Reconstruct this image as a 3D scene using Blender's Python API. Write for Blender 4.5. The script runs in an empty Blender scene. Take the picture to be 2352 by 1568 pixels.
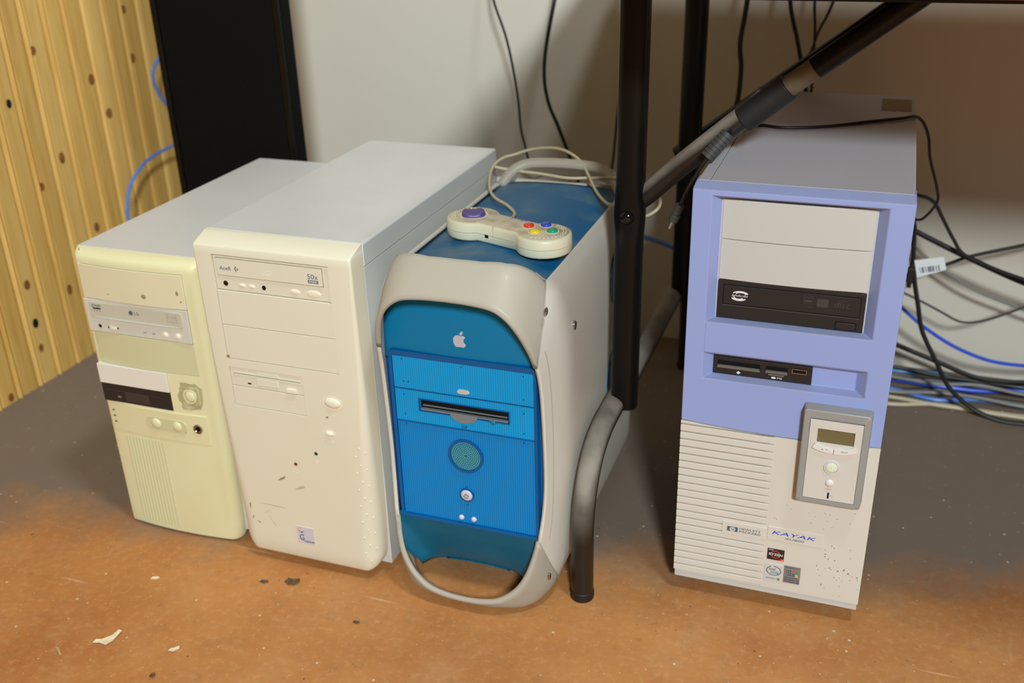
import bpy, bmesh, math, random
from mathutils import Vector, Matrix
random.seed(7)
PI = math.pi
SC = bpy.context.scene
COL = SC.collection

# ------------------------------------------------------------------ camera
cam_d = bpy.data.cameras.new('camera')
cam_d.sensor_width = 36.0
cam_d.lens = 35.763
cam_d.clip_start = 0.02
cam_d.dof.use_dof = True
cam_d.dof.focus_distance = 1.09
cam_d.dof.aperture_fstop = 4.5
cam = bpy.data.objects.new('camera', cam_d)
COL.objects.link(cam)
cF = Vector((-0.31729843, 0.84640077, -0.42770018))
cR = Vector((0.94043012, 0.33891487, -0.02697965))
cU = Vector((-0.12211836, 0.41078273, 0.90351793))
cam.matrix_world = Matrix(((cR.x, cU.x, -cF.x, 0.0), (cR.y, cU.y, -cF.y, 0.0),
                           (cR.z, cU.z, -cF.z, 0.8185), (0, 0, 0, 1)))
SC.camera = cam

# ------------------------------------------------------------------ world, lights, exposure
world = bpy.data.worlds.new('world')
SC.world = world
world.use_nodes = True
wb = world.node_tree.nodes['Background']
wb.inputs[0].default_value = (1.0, 0.78, 0.47, 1)
wb.inputs[1].default_value = 0.13

def area(name, loc, aim, size, energy, color):
    l = bpy.data.lights.new(name, 'AREA')
    l.shape = 'DISK'
    l.size = size
    l.energy = energy
    l.color = color
    o = bpy.data.objects.new(name, l)
    COL.objects.link(o)
    o.location = loc
    o.rotation_euler = (Vector(aim) - Vector(loc)).to_track_quat('-Z', 'Y').to_euler()
    return o

area('flash_bounce', (1.10, -2.20, 2.42), (-0.45, 1.1, 0.3), 0.46, 146.0, (0.90, 0.98, 0.98))
area('ceiling_bounce', (0.60, 0.30, 3.20), (-0.55, 1.15, 0.3), 0.34, 36.0, (0.91, 0.98, 1.0))
sp_d = bpy.data.lights.new('ceiling_lamp', 'SPOT')      # unseen warm lamp, cone shaped so its pool ends at the front of the computers
sp_d.energy = 25.0
sp_d.color = (1.0, 0.72, 0.40)
sp_d.spot_size = math.radians(64)
sp_d.spot_blend = 0.12
sp_d.shadow_soft_size = 0.04
sp_o = bpy.data.objects.new('ceiling_lamp', sp_d)
COL.objects.link(sp_o)
sp_o.location = (-0.40, 0.62, 2.42)
sp_o.rotation_euler = (Vector((-0.45, -0.41, 0.0)) - Vector(sp_o.location)).to_track_quat('-Z', 'Y').to_euler()

SC.view_settings.view_transform = 'Standard'
SC.view_settings.look = 'None'
SC.view_settings.exposure = 0.0
SC.view_settings.gamma = 1.0
SC.view_settings.use_curve_mapping = False
SC.cycles.max_bounces = 8

# ------------------------------------------------------------------ materials
def lin(c):
    out = []
    for v in c:
        v /= 255.0
        out.append(v / 12.92 if v <= 0.04045 else ((v + 0.055) / 1.055) ** 2.4)
    return (*out, 1.0)

def nodes_of(m):
    return m.node_tree.nodes, m.node_tree.links

def mat(name, rgb, rough=0.45, metal=0.0, spec=0.5, coat=0.0, sss=0.0, trans=0.0, emit=None,
        mottle=0.0, mottle_rgb=None, mscale=12.0, bump=0.0, bscale=600.0, dust=0.0, dust_rgb=(150, 142, 132), dscale=25.0):
    m = bpy.data.materials.new(name)
    m.use_nodes = True
    N, L = nodes_of(m)
    b = N['Principled BSDF']
    c = lin(rgb)
    b.inputs['Base Color'].default_value = c
    b.inputs['Roughness'].default_value = rough
    b.inputs['Metallic'].default_value = metal
    b.inputs['Specular IOR Level'].default_value = spec
    b.inputs['Coat Weight'].default_value = coat
    if sss:
        b.inputs['Subsurface Weight'].default_value = sss
        b.inputs['Subsurface Radius'].default_value = (0.012, 0.011, 0.009)
        b.inputs['Subsurface Scale'].default_value = 0.6
    if trans:
        b.inputs['Transmission Weight'].default_value = trans
    if emit:
        b.inputs['Emission Color'].default_value = lin(emit[0])
        b.inputs['Emission Strength'].default_value = emit[1]
    src = None
    tc = None
    if mottle or bump or dust:
        tc = N.new('ShaderNodeTexCoord')
    if mottle:
        n = N.new('ShaderNodeTexNoise')
        n.inputs['Scale'].default_value = mscale
        n.inputs['Detail'].default_value = 6
        L.new(tc.outputs['Object'], n.inputs['Vector'])
        r = N.new('ShaderNodeMapRange')
        r.inputs[1].default_value = 0.45
        r.inputs[2].default_value = 0.75
        r.inputs[4].default_value = mottle
        L.new(n.outputs['Fac'], r.inputs[0])
        mx = N.new('ShaderNodeMix')
        mx.data_type = 'RGBA'
        mx.inputs[6].default_value = c
        mx.inputs[7].default_value = lin(mottle_rgb or tuple(v * 0.75 for v in rgb))
        L.new(r.outputs[0], mx.inputs[0])
        L.new(mx.outputs[2], b.inputs['Base Color'])
        src = mx.outputs[2]
    if dust:
        g = N.new('ShaderNodeNewGeometry')
        sp = N.new('ShaderNodeSeparateXYZ')
        L.new(g.outputs['Normal'], sp.inputs[0])
        n = N.new('ShaderNodeTexNoise')
        n.inputs['Scale'].default_value = dscale
        n.inputs['Detail'].default_value = 5
        L.new(tc.outputs['Object'], n.inputs['Vector'])
        r = N.new('ShaderNodeMapRange')
        r.inputs[1].default_value = 0.0
        r.inputs[2].default_value = 0.5
        L.new(sp.outputs['Z'], r.inputs[0])
        r2 = N.new('ShaderNodeMapRange')
        r2.inputs[1].default_value = 0.35
        r2.inputs[2].default_value = 0.62
        r2.inputs[3].default_value = 0.6
        r2.inputs[4].default_value = 1.0
        L.new(n.outputs['Fac'], r2.inputs[0])
        mu = N.new('ShaderNodeMath')
        mu.operation = 'MULTIPLY'
        L.new(r.outputs[0], mu.inputs[0])
        L.new(r2.outputs[0], mu.inputs[1])
        mu2 = N.new('ShaderNodeMath')
        mu2.operation = 'MULTIPLY'
        mu2.inputs[1].default_value = dust
        L.new(mu.outputs[0], mu2.inputs[0])
        mx = N.new('ShaderNodeMix')
        mx.data_type = 'RGBA'
        mx.inputs[6].default_value = c
        if src:
            L.new(src, mx.inputs[6])
        mx.inputs[7].default_value = lin(dust_rgb)
        L.new(mu2.outputs[0], mx.inputs[0])
        L.new(mx.outputs[2], b.inputs['Base Color'])
        rr = N.new('ShaderNodeMapRange')
        rr.inputs[3].default_value = rough
        rr.inputs[4].default_value = 0.85
        L.new(mu2.outputs[0], rr.inputs[0])
        L.new(rr.outputs[0], b.inputs['Roughness'])
    if bump:
        n = N.new('ShaderNodeTexNoise')
        n.inputs['Scale'].default_value = bscale
        n.inputs['Detail'].default_value = 3
        L.new(tc.outputs['Object'], n.inputs['Vector'])
        bp = N.new('ShaderNodeBump')
        bp.inputs['Strength'].default_value = bump
        bp.inputs['Distance'].default_value = 0.0008
        L.new(n.outputs['Fac'], bp.inputs['Height'])
        L.new(bp.outputs[0], b.inputs['Normal'])
    return m

def floor_material():
    m = bpy.data.materials.new('painted_concrete')
    m.use_nodes = True
    N, L = nodes_of(m)
    b = N['Principled BSDF']
    tc = N.new('ShaderNodeTexCoord')
    def noise(scale, detail=6, rough=0.6):
        n = N.new('ShaderNodeTexNoise')
        n.inputs['Scale'].default_value = scale
        n.inputs['Detail'].default_value = detail
        n.inputs['Roughness'].default_value = rough
        L.new(tc.outputs['Object'], n.inputs['Vector'])
        return n
    def rng(sock, a, b_, c=0.0, d=1.0):
        r = N.new('ShaderNodeMapRange')
        r.inputs[1].default_value = a
        r.inputs[2].default_value = b_
        r.inputs[3].default_value = c
        r.inputs[4].default_value = d
        L.new(sock, r.inputs[0])
        return r.outputs[0]
    def mix(fac, a, b_):
        x = N.new('ShaderNodeMix')
        x.data_type = 'RGBA'
        L.new(fac, x.inputs[0])
        for s, v in ((6, a), (7, b_)):
            if isinstance(v, tuple):
                x.inputs[s].default_value = v
            else:
                L.new(v, x.inputs[s])
        return x.outputs[2]
    def mul(a, v):
        x = N.new('ShaderNodeMath')
        x.operation = 'MULTIPLY'
        L.new(a, x.inputs[0])
        if isinstance(v, float):
            x.inputs[1].default_value = v
        else:
            L.new(v, x.inputs[1])
        return x.outputs[0]
    # orange brown paint, blotchy
    c = mix(rng(noise(5.0).outputs['Fac'], 0.35, 0.68), lin((186, 130, 76)), lin((162, 104, 57)))
    c = mix(mul(rng(noise(11.0, 8).outputs['Fac'], 0.5, 0.72), 0.55), c, lin((178, 134, 92)))
    c = mix(mul(rng(noise(38.0, 8).outputs['Fac'], 0.55, 0.75), 0.35), c, lin((132, 104, 78)))
    c = mix(mul(rng(noise(95.0, 6, 0.75).outputs['Fac'], 0.50, 0.74), 0.42), c, lin((206, 166, 120)))
    c = mix(mul(rng(noise(70.0, 8, 0.7).outputs['Fac'], 0.56, 0.78), 0.45), c, lin((122, 86, 54)))
    # pale scratches
    for rot_, sx_ in ((0.5, 5.0), (2.2, 4.0), (1.25, 6.0)):
        mp = N.new('ShaderNodeMapping')
        mp.inputs['Rotation'].default_value = (0, 0, rot_)
        mp.inputs['Scale'].default_value = (sx_, 70.0, 1.0)
        L.new(tc.outputs['Object'], mp.inputs[0])
        v = N.new('ShaderNodeTexVoronoi')
        v.inputs['Scale'].default_value = 1.0
        L.new(mp.outputs[0], v.inputs['Vector'])
        s2 = N.new('ShaderNodeSeparateColor')
        L.new(v.outputs['Color'], s2.inputs[0])
        f = mul(rng(v.outputs['Distance'], 0.16, 0.06, 0.0, 0.45), rng(s2.outputs[0], 0.90, 0.92))
        c = mix(f, c, lin((214, 184, 144)))
    # grey dust towards the back, with the floor shade there mixed into its colour
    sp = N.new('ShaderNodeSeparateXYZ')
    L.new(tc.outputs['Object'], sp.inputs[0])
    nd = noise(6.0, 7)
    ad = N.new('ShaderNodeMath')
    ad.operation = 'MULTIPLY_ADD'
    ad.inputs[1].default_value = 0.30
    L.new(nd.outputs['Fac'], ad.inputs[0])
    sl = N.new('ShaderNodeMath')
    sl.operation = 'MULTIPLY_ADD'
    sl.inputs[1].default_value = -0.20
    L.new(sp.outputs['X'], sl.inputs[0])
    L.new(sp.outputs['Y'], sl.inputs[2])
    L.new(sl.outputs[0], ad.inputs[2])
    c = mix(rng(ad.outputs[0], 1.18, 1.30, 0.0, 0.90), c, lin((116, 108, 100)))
    # pale paint specks and small dark grit
    for sc_, th, col, kk in ((55.0, 0.11, (212, 200, 176), 0.8), (120.0, 0.12, (204, 190, 164), 0.7), (75.0, 0.10, (208, 186, 150), 0.6), (34.0, 0.06, (70, 55, 42), 0.8), (90.0, 0.10, (88, 66, 46), 0.7)):
        v = N.new('ShaderNodeTexVoronoi')
        v.inputs['Scale'].default_value = sc_
        L.new(tc.outputs['Object'], v.inputs['Vector'])
        s2 = N.new('ShaderNodeSeparateColor')
        L.new(v.outputs['Color'], s2.inputs[0])
        f = mul(rng(v.outputs['Distance'], th, th * 0.6, 0.0, kk), rng(s2.outputs[0], 0.78, 0.80))
        c = mix(f, c, lin(col))
    L.new(c, b.inputs['Base Color'])
    L.new(rng(noise(9.0).outputs['Fac'], 0.3, 0.7, 0.5, 0.72), b.inputs['Roughness'])
    b.inputs['Specular IOR Level'].default_value = 0.3
    bp = N.new('ShaderNodeBump')
    bp.inputs['Strength'].default_value = 0.25
    bp.inputs['Distance'].default_value = 0.002
    L.new(noise(60.0, 8).outputs['Fac'], bp.inputs['Height'])
    L.new(bp.outputs[0], b.inputs['Normal'])
    return m

def wood_material(name, base, dark, seed):
    m = bpy.data.materials.new(name)
    m.use_nodes = True
    N, L = nodes_of(m)
    b = N['Principled BSDF']
    tc = N.new('ShaderNodeTexCoord')
    mp = N.new('ShaderNodeMapping')
    mp.inputs['Scale'].default_value = (1.0, 16.0, 1.3)
    mp.inputs['Location'].default_value = (seed * 3.1, seed * 1.7, seed * 5.3)
    L.new(tc.outputs['Object'], mp.inputs[0])
    n = N.new('ShaderNodeTexNoise')
    n.inputs['Scale'].default_value = 6.0
    n.inputs['Detail'].default_value = 8
    n.inputs['Distortion'].default_value = 0.5
    L.new(mp.outputs[0], n.inputs[0])
    cr = N.new('ShaderNodeValToRGB')
    cr.color_ramp.elements[0].position = 0.34
    cr.color_ramp.elements[0].color = lin(dark)
    cr.color_ramp.elements[1].position = 0.62
    cr.color_ramp.elements[1].color = lin(base)
    L.new(n.outputs['Fac'], cr.inputs[0])
    L.new(cr.outputs[0], b.inputs['Base Color'])
    b.inputs['Roughness'].default_value = 0.38
    b.inputs['Coat Weight'].default_value = 0.12
    return m

M = {}
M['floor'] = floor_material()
M['wall'] = mat('wall_paint', (214, 209, 198), 0.8, spec=0.2, mottle=0.25, mottle_rgb=(204, 197, 182), mscale=3, bump=0.15, bscale=180)
M['pine'] = [wood_material('pine_%d' % i, b_, d_, i + 1) for i, (b_, d_) in enumerate((
    ((222, 182, 104), (210, 166, 86)), ((216, 176, 98), (202, 158, 80)), ((226, 188, 112), (214, 172, 92))))]
M['knot'] = mat('pine_knot', (150, 96, 44), 0.5, mottle=0.9, mottle_rgb=(92, 50, 20), mscale=160)
M['knot_dark'] = mat('knot_hole', (22, 16, 12), 0.6)
M['black_panel'] = mat('black_panel', (14, 14, 15), 0.65, spec=0.08, mottle=0.4, mottle_rgb=(18, 18, 20), mscale=5, bump=0.1)
M['black_gloss'] = mat('black_painted_steel', (12, 11, 10), 0.34, spec=0.25, dust=0.0, dust_rgb=(120, 112, 104), dscale=40)
M['black_dusty'] = mat('dusty_black_steel', (30, 27, 24), 0.32, dust=0.92, dust_rgb=(146, 138, 128), dscale=30)
M['sleeve'] = mat('black_rubber', (24, 24, 25), 0.55)
M['tape'] = mat('worn_tape', (120, 108, 88), 0.6, mottle=0.5, mottle_rgb=(84, 76, 64), mscale=90)
M['chrome'] = mat('chrome', (190, 190, 190), 0.18, 1.0)
M['steel_dome'] = mat('dark_bolt_steel', (58, 58, 60), 0.12, 0.9)
M['dark'] = mat('dark_cavity', (14, 14, 15), 0.7, spec=0.2)
M['cable_black'] = mat('black_cable_rubber', (22, 22, 23), 0.45)
M['cable_grey'] = mat('grey_cable', (128, 130, 126), 0.5)
M['cable_dgrey'] = mat('dark_grey_cable', (66, 66, 66), 0.5)
M['cable_blue'] = mat('blue_network_cable', (80, 128, 214), 0.4)
M['cable_blue2'] = mat('bright_blue_cable', (44, 84, 214), 0.4)
M['cable_lblue'] = mat('light_blue_cable', (60, 140, 205), 0.4)
M['cable_cream'] = mat('cream_cable', (196, 186, 158), 0.5)
M['label_white'] = mat('label_paper', (225, 230, 236), 0.6)
M['label_ink'] = mat('label_ink', (60, 66, 84), 0.6)
# left tower
M['lg_bezel'] = mat('yellowed_plastic', (226, 222, 180), 0.42, mottle=0.35, mottle_rgb=(216, 206, 154), mscale=9, sss=0.04)
M['lg_blank'] = mat('green_yellow_plastic', (206, 204, 164), 0.45, mottle=0.3, mottle_rgb=(200, 194, 148), mscale=9)
M['lg_cover'] = mat('cream_plastic', (222, 215, 184), 0.45, mottle=0.25, mottle_rgb=(210, 200, 160), mscale=14)
M['lg_drive'] = mat('drive_grey_plastic', (208, 205, 194), 0.45)
M['lg_tray'] = mat('drive_tray_plastic', (196, 191, 174), 0.4)
M['lg_white'] = mat('white_filler_plastic', (228, 223, 213), 0.5)
M['grime'] = mat('grimy_plastic', (176, 168, 124), 0.6, mottle=1.0, mottle_rgb=(206, 200, 156), mscale=70)
M['floppy_black'] = mat('black_drive_plastic', (38, 34, 36), 0.4)
M['floppy_dark'] = mat('black_drive_shutter', (58, 52, 52), 0.35)
M['ink_grey'] = mat('grey_print', (96, 96, 112), 0.5)
M['ink_blue'] = mat('slate_blue_print', (98, 104, 138), 0.5)
M['ink_dark'] = mat('dark_print', (48, 48, 54), 0.5)
M['ink_soft'] = mat('faint_print', (178, 170, 150), 0.5)
M['ink_white'] = mat('white_print', (232, 232, 232), 0.5)
M['ink_royal'] = mat('royal_blue_print', (42, 62, 200), 0.5)
M['ink_dgrey'] = mat('embossed_dark_print', (62, 62, 64), 0.4)
M['case_metal'] = mat('painted_case_metal', (203, 205, 205), 0.38, mottle=0.3, mottle_rgb=(190, 186, 180), mscale=10, bump=0.04, bscale=900)
M['scuff'] = mat('scuff_mark', (150, 142, 112), 0.6)
M['scuff_soft'] = mat('faint_scuff_mark', (192, 184, 156), 0.6)
M['rust'] = mat('brown_stain', (150, 122, 84), 0.6)
# cream tower
M['ac_bezel'] = mat('cream_bezel_plastic', (226, 221, 200), 0.42, mottle=0.22, mottle_rgb=(218, 211, 188), mscale=7, sss=0.04)
M['ac_cover'] = mat('cream_cover_plastic', (224, 219, 200), 0.45)
M['ac_drive'] = mat('cream_drive_plastic', (222, 217, 197), 0.42)
M['ac_btn'] = mat('cream_button_plastic', (234, 227, 206), 0.35)
M['ac_pale'] = mat('pale_drive_plastic', (222, 222, 204), 0.4)
M['led_green'] = mat('dark_green_led', (24, 70, 56), 0.2)
M['led_amber'] = mat('amber_led', (110, 66, 22), 0.2)
# blue and white tower
M['mac_white'] = mat('frosted_translucent_plastic', (212, 207, 194), 0.42, sss=0.35, coat=0.04)
def translucent(m, rgb, fac):
    N, L = nodes_of(m)
    out = N['Material Output']
    t = N.new('ShaderNodeBsdfTranslucent')
    t.inputs[0].default_value = lin(rgb)
    mx = N.new('ShaderNodeMixShader')
    mx.inputs[0].default_value = fac
    L.new(N['Principled BSDF'].outputs[0], mx.inputs[1])
    L.new(t.outputs[0], mx.inputs[2])
    L.new(mx.outputs[0], out.inputs[0])
translucent(M['mac_white'], (232, 228, 220), 0.46)
M['mac_rib'] = mat('frosted_side_plastic', (212, 208, 198), 0.34, sss=0.3, coat=0.1)
M['mac_blue'] = mat('teal_blue_translucent_plastic', (8, 116, 162), 0.3, spec=0.3, sss=0.1)
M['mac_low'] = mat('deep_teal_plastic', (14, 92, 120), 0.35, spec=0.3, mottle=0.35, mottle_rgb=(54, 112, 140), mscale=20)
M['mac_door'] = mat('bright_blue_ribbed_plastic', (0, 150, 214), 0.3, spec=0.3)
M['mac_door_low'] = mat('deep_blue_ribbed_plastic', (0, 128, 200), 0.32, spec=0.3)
M['mac_frame'] = mat('dark_blue_clear_plastic', (0, 86, 150), 0.2, spec=0.4)
M['mac_top'] = mat('dusty_blue_top_plastic', (8, 94, 144), 0.40, spec=0.22, mottle=0.9, mottle_rgb=(104, 134, 150), mscale=15)
M['mac_side_blue'] = mat('clear_blue_emblem', (10, 118, 170), 0.2, coat=0.4)
M['silver'] = mat('silver_emblem', (196, 200, 216), 0.3, 0.2)
M['clear'] = mat('frosted_clear_plastic', (196, 196, 190), 0.2, coat=0.4)
M['zip_grey'] = mat('grey_slot_plastic', (120, 128, 134), 0.35)
M['mac_btn'] = mat('pearl_button', (206, 202, 222), 0.3)
M['speaker'] = mat('teal_speaker_mesh', (26, 110, 140), 0.4)
M['speaker_dot'] = mat('pale_teal_grille_bead', (104, 178, 180), 0.3)
# right tower
M['hp_blue'] = mat('lavender_blue_plastic', (150, 166, 222), 0.42, bump=0.05, bscale=900, dust=0.42, dust_rgb=(146, 142, 150), dscale=45)
M['hp_cover'] = mat('pale_grey_cover_plastic', (200, 199, 195), 0.5, bump=0.05, bscale=900)
M['hp_lower'] = mat('pale_warm_grey_plastic', (216, 211, 202), 0.48, mottle=0.2, mottle_rgb=(204, 192, 176), mscale=14, bump=0.05, bscale=900)
M['hp_metal'] = mat('grey_case_metal', (194, 193, 202), 0.42, mottle=0.15, mottle_rgb=(182, 181, 190), mscale=6, bump=0.06, bscale=900)
M['hp_black'] = mat('black_optical_drive_plastic', (34, 33, 34), 0.42, bump=0.05, bscale=900)
M['slot_shade'] = mat('shadowed_grille_plastic', (74, 76, 68), 0.6)  # shade inside the grille slots, put into the colour
M['hp_slot'] = mat('grey_card_slot', (106, 104, 98), 0.45)
M['hp_frame'] = mat('grey_module_frame', (152, 151, 149), 0.45)
M['hp_panel'] = mat('pale_module_panel', (212, 208, 202), 0.42)
M['hp_key'] = mat('white_module_key', (224, 221, 217), 0.4)
M['lcd'] = mat('unlit_olive_display', (112, 104, 72), 0.18)
M['led_lit'] = mat('lit_green_led', (120, 230, 60), 0.3, emit=((120, 235, 70), 1.1))
M['stick_black'] = mat('black_sticker', (44, 36, 34), 0.35)
M['stick_red'] = mat('red_print', (214, 60, 40), 0.4)
M['stick_pearl'] = mat('pearl_sticker', (206, 204, 202), 0.3)
M['stick_silver'] = mat('silver_sticker', (140, 138, 140), 0.35, 0.2)
M['stick_lilac'] = mat('lilac_sticker', (206, 200, 214), 0.35)
M['stick_cream'] = mat('cream_sticker_edge', (228, 216, 192), 0.4)
M['ink_teal'] = mat('slate_teal_print', (70, 96, 112), 0.5)
M['ink_orange'] = mat('orange_print', (214, 130, 100), 0.5)
M['win_r'] = mat('window_red', (190, 100, 70), 0.4)
M['win_g'] = mat('window_green', (84, 150, 80), 0.4)
M['win_b'] = mat('window_blue', (64, 100, 170), 0.4)
M['win_y'] = mat('window_yellow', (206, 190, 80), 0.4)
M['sticker_old'] = mat('old_yellow_sticker', (150, 118, 40), 0.6)
# controller
M['pad'] = mat('cream_controller_plastic', (226, 222, 196), 0.38, sss=0.04)
M['pad_top'] = mat('grimy_controller_top', (212, 203, 180), 0.5, mottle=0.95, mottle_rgb=(146, 130, 98), mscale=48)
M['pad_low'] = mat('cream_controller_base', (224, 224, 200), 0.38, sss=0.04)
M['purple'] = mat('purple_rubber', (88, 66, 150), 0.45, mottle=0.4, mottle_rgb=(120, 104, 150), mscale=60)
M['b_red'] = mat('red_button', (226, 62, 40), 0.25)
M['b_blue'] = mat('blue_button', (58, 74, 186), 0.25)
M['b_yellow'] = mat('yellow_button', (232, 212, 42), 0.25)
M['b_green'] = mat('green_button', (30, 158, 118), 0.25)
M['chip'] = mat('paint_chip', (226, 214, 188), 0.6, mottle=0.3, mottle_rgb=(160, 150, 128), mscale=120)
M['straw'] = mat('dry_sliver', (178, 150, 110), 0.7)
M['grit'] = mat('dark_grit', (84, 66, 48), 0.9, mottle=0.8, mottle_rgb=(120, 98, 72), mscale=300)
M['desk_wood'] = mat('desk_board', (156, 112, 68), 0.6, mottle=0.4, mottle_rgb=(130, 90, 52), mscale=6)

# ------------------------------------------------------------------ mesh helpers
def obj(name, bm, m, parent=None, off=(0, 0, 0), bevel=0.0, seg=2, smooth=True, angle=38, recalc=True, kind=None, loc=None):
    if recalc:
        bmesh.ops.recalc_face_normals(bm, faces=bm.faces)
    if off != (0, 0, 0):
        bmesh.ops.translate(bm, verts=bm.verts, vec=off)
    me = bpy.data.meshes.new(name)
    bm.to_mesh(me)
    bm.free()
    if smooth:
        for p in me.polygons:
            p.use_smooth = True
        me.set_sharp_from_angle(angle=math.radians(angle))
    me.materials.append(m)
    o = bpy.data.objects.new(name, me)
    COL.objects.link(o)
    if parent is not None:
        o.parent = parent
    if loc:
        o.location = loc
    if bevel:
        md = o.modifiers.new('bevel', 'BEVEL')
        md.width = bevel
        md.segments = seg
        md.limit_method = 'ANGLE'
        md.angle_limit = math.radians(40)
        md.harden_normals = True
    if kind:
        o['kind'] = kind
    return o

def tag(o, label, cat, group=None):
    o['label'] = label
    o['category'] = cat
    if group:
        o['group'] = group
    return o

def thing(name, loc, label, cat, group=None, rz=0.0):
    o = bpy.data.objects.new(name, None)
    o.empty_display_size = 0.05
    COL.objects.link(o)
    o.location = loc
    o.rotation_euler = (0, 0, rz)
    return tag(o, label, cat, group)

def B():
    return bmesh.new()

def box(bm, x0, x1, y0, y1, z0, z1):
    v = [bm.verts.new(p) for p in ((x0, y0, z0), (x1, y0, z0), (x1, y1, z0), (x0, y1, z0),
                                   (x0, y0, z1), (x1, y0, z1), (x1, y1, z1), (x0, y1, z1))]
    for f in ((0, 1, 5, 4), (1, 2, 6, 5), (2, 3, 7, 6), (3, 0, 4, 7), (4, 5, 6, 7), (3, 2, 1, 0)):
        bm.faces.new([v[i] for i in f])
    return v

def prism(bm, pts, y0, y1, axis='y'):
    """polygon pts (a,b) swept along an axis; y: (x,z), x: (y,z), z: (x,y)"""
    def P(a, b, t):
        return {'y': (a, t, b), 'x': (t, a, b), 'z': (a, b, t)}[axis]
    A = [bm.verts.new(P(a, b, y0)) for a, b in pts]
    C = [bm.verts.new(P(a, b, y1)) for a, b in pts]
    n = len(pts)
    bm.faces.new(A)
    bm.faces.new(list(reversed(C)))
    for i in range(n):
        j = (i + 1) % n
        bm.faces.new((A[i], C[i], C[j], A[j]))

def ell(cx, cz, rx, rz, n=28, a0=0.0, a1=2 * PI):
    full = abs(a1 - a0 - 2 * PI) < 1e-6
    k = n if full else n + 1
    return [(cx + rx * math.cos(a0 + (a1 - a0) * i / n), cz + rz * math.sin(a0 + (a1 - a0) * i / n)) for i in range(k)]

def rrect(x0, x1, z0, z1, r, n=5):
    pts = []
    for cx, cz, a in ((x1 - r, z1 - r, 0), (x0 + r, z1 - r, PI / 2), (x0 + r, z0 + r, PI), (x1 - r, z0 + r, 1.5 * PI)):
        for i in range(n + 1):
            t = a + PI / 2 * i / n
            pts.append((cx + r * math.cos(t), cz + r * math.sin(t)))
    return pts

def dome(bm, cx, cz, y, rx, rz, h, n=24, rings=5, base=0.0):
    """bulging button on a plane facing -y"""
    prev = None
    if base:
        prev = [bm.verts.new((cx + rx * math.cos(2 * PI * i / n), y + base, cz + rz * math.sin(2 * PI * i / n))) for i in range(n)]
    for k in range(rings):
        a = PI / 2 * k / rings
        s = math.cos(a)
        cur = [bm.verts.new((cx + rx * s * math.cos(2 * PI * i / n), y - h * math.sin(a), cz + rz * s * math.sin(2 * PI * i / n))) for i in range(n)]
        if prev:
            for i in range(n):
                j = (i + 1) % n
                bm.faces.new((prev[i], prev[j], cur[j], cur[i]))
        prev = cur
    top = bm.verts.new((cx, y - h, cz))
    for i in range(n):
        bm.faces.new((prev[i], prev[(i + 1) % n], top))

def ring(bm, cx, cz, y0, y1, rx, rz, w, n=28):
    """flat ring with thickness on a plane facing -y"""
    L = []
    for (a, yy) in ((0, y0), (w, y0), (w, y1), (0, y1)):
        L.append([bm.verts.new((cx + (rx - a) * math.cos(2 * PI * i / n), yy, cz + (rz - a) * math.sin(2 * PI * i / n))) for i in range(n)])
    for k in range(4):
        a, b = L[k], L[(k + 1) % 4]
        for i in range(n):
            j = (i + 1) % n
            bm.faces.new((a[i], a[j], b[j], b[i]))

def frame(bm, x0, x1, z0, z1, w, y0, y1):
    """rectangular frame"""
    box(bm, x0, x0 + w, y0, y1, z0, z1)
    box(bm, x1 - w, x1, y0, y1, z0, z1)
    box(bm, x0 + w, x1 - w, y0, y1, z0, z0 + w)
    box(bm, x0 + w, x1 - w, y0, y1, z1 - w, z1)

def crom(pts, sub=6):
    P = [Vector(p) for p in pts]
    out = []
    n = len(P)
    for i in range(n - 1):
        p0 = P[max(i - 1, 0)]
        p1, p2 = P[i], P[i + 1]
        p3 = P[min(i + 2, n - 1)]
        for k in range(sub):
            t = k / sub
            out.append(0.5 * ((2 * p1) + (p2 - p0) * t + (2 * p0 - 5 * p1 + 4 * p2 - p3) * t * t + (3 * p1 - p0 - 3 * p2 + p3) * t ** 3))
    out.append(P[-1])
    return out

def tube(bm, pts, r, n=10, sub=6, caps=True, flat=None):
    """round tube through pts; r number or list along the points; flat=(sx,sy) scales the section"""
    path = crom(pts, sub) if sub > 1 else [Vector(p) for p in pts]
    m = len(path)
    T = []
    for i in range(m):
        d = path[min(i + 1, m - 1)] - path[max(i - 1, 0)]
        T.append(d.normalized())
    up = Vector((0, 0, 1)) if abs(T[0].z) < 0.9 else Vector((0, 1, 0))
    nrm = (up - T[0] * up.dot(T[0])).normalized()
    prev = None
    for i in range(m):
        nrm = (nrm - T[i] * nrm.dot(T[i])).normalized()
        bi = T[i].cross(nrm)
        if isinstance(r, (list, tuple)):
            f = i / (m - 1) * (len(r) - 1)
            k = min(int(f), len(r) - 2)
            rr = r[k] + (r[k + 1] - r[k]) * (f - k)
        else:
            rr = r
        fx, fy = flat or (1, 1)
        cur = [bm.verts.new(path[i] + nrm * (rr * fx * math.cos(2 * PI * a / n)) + bi * (rr * fy * math.sin(2 * PI * a / n))) for a in range(n)]
        if prev:
            for a in range(n):
                b = (a + 1) % n
                bm.faces.new((prev[a], prev[b], cur[b], cur[a]))
        elif caps:
            bm.faces.new(list(reversed(cur)))
        prev = cur
    if caps:
        bm.faces.new(prev)

def cyl(bm, p0, p1, r, n=24, r1=None):
    tube(bm, [p0, p1], [r, r1 if r1 is not None else r], n=n, sub=1)

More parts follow.
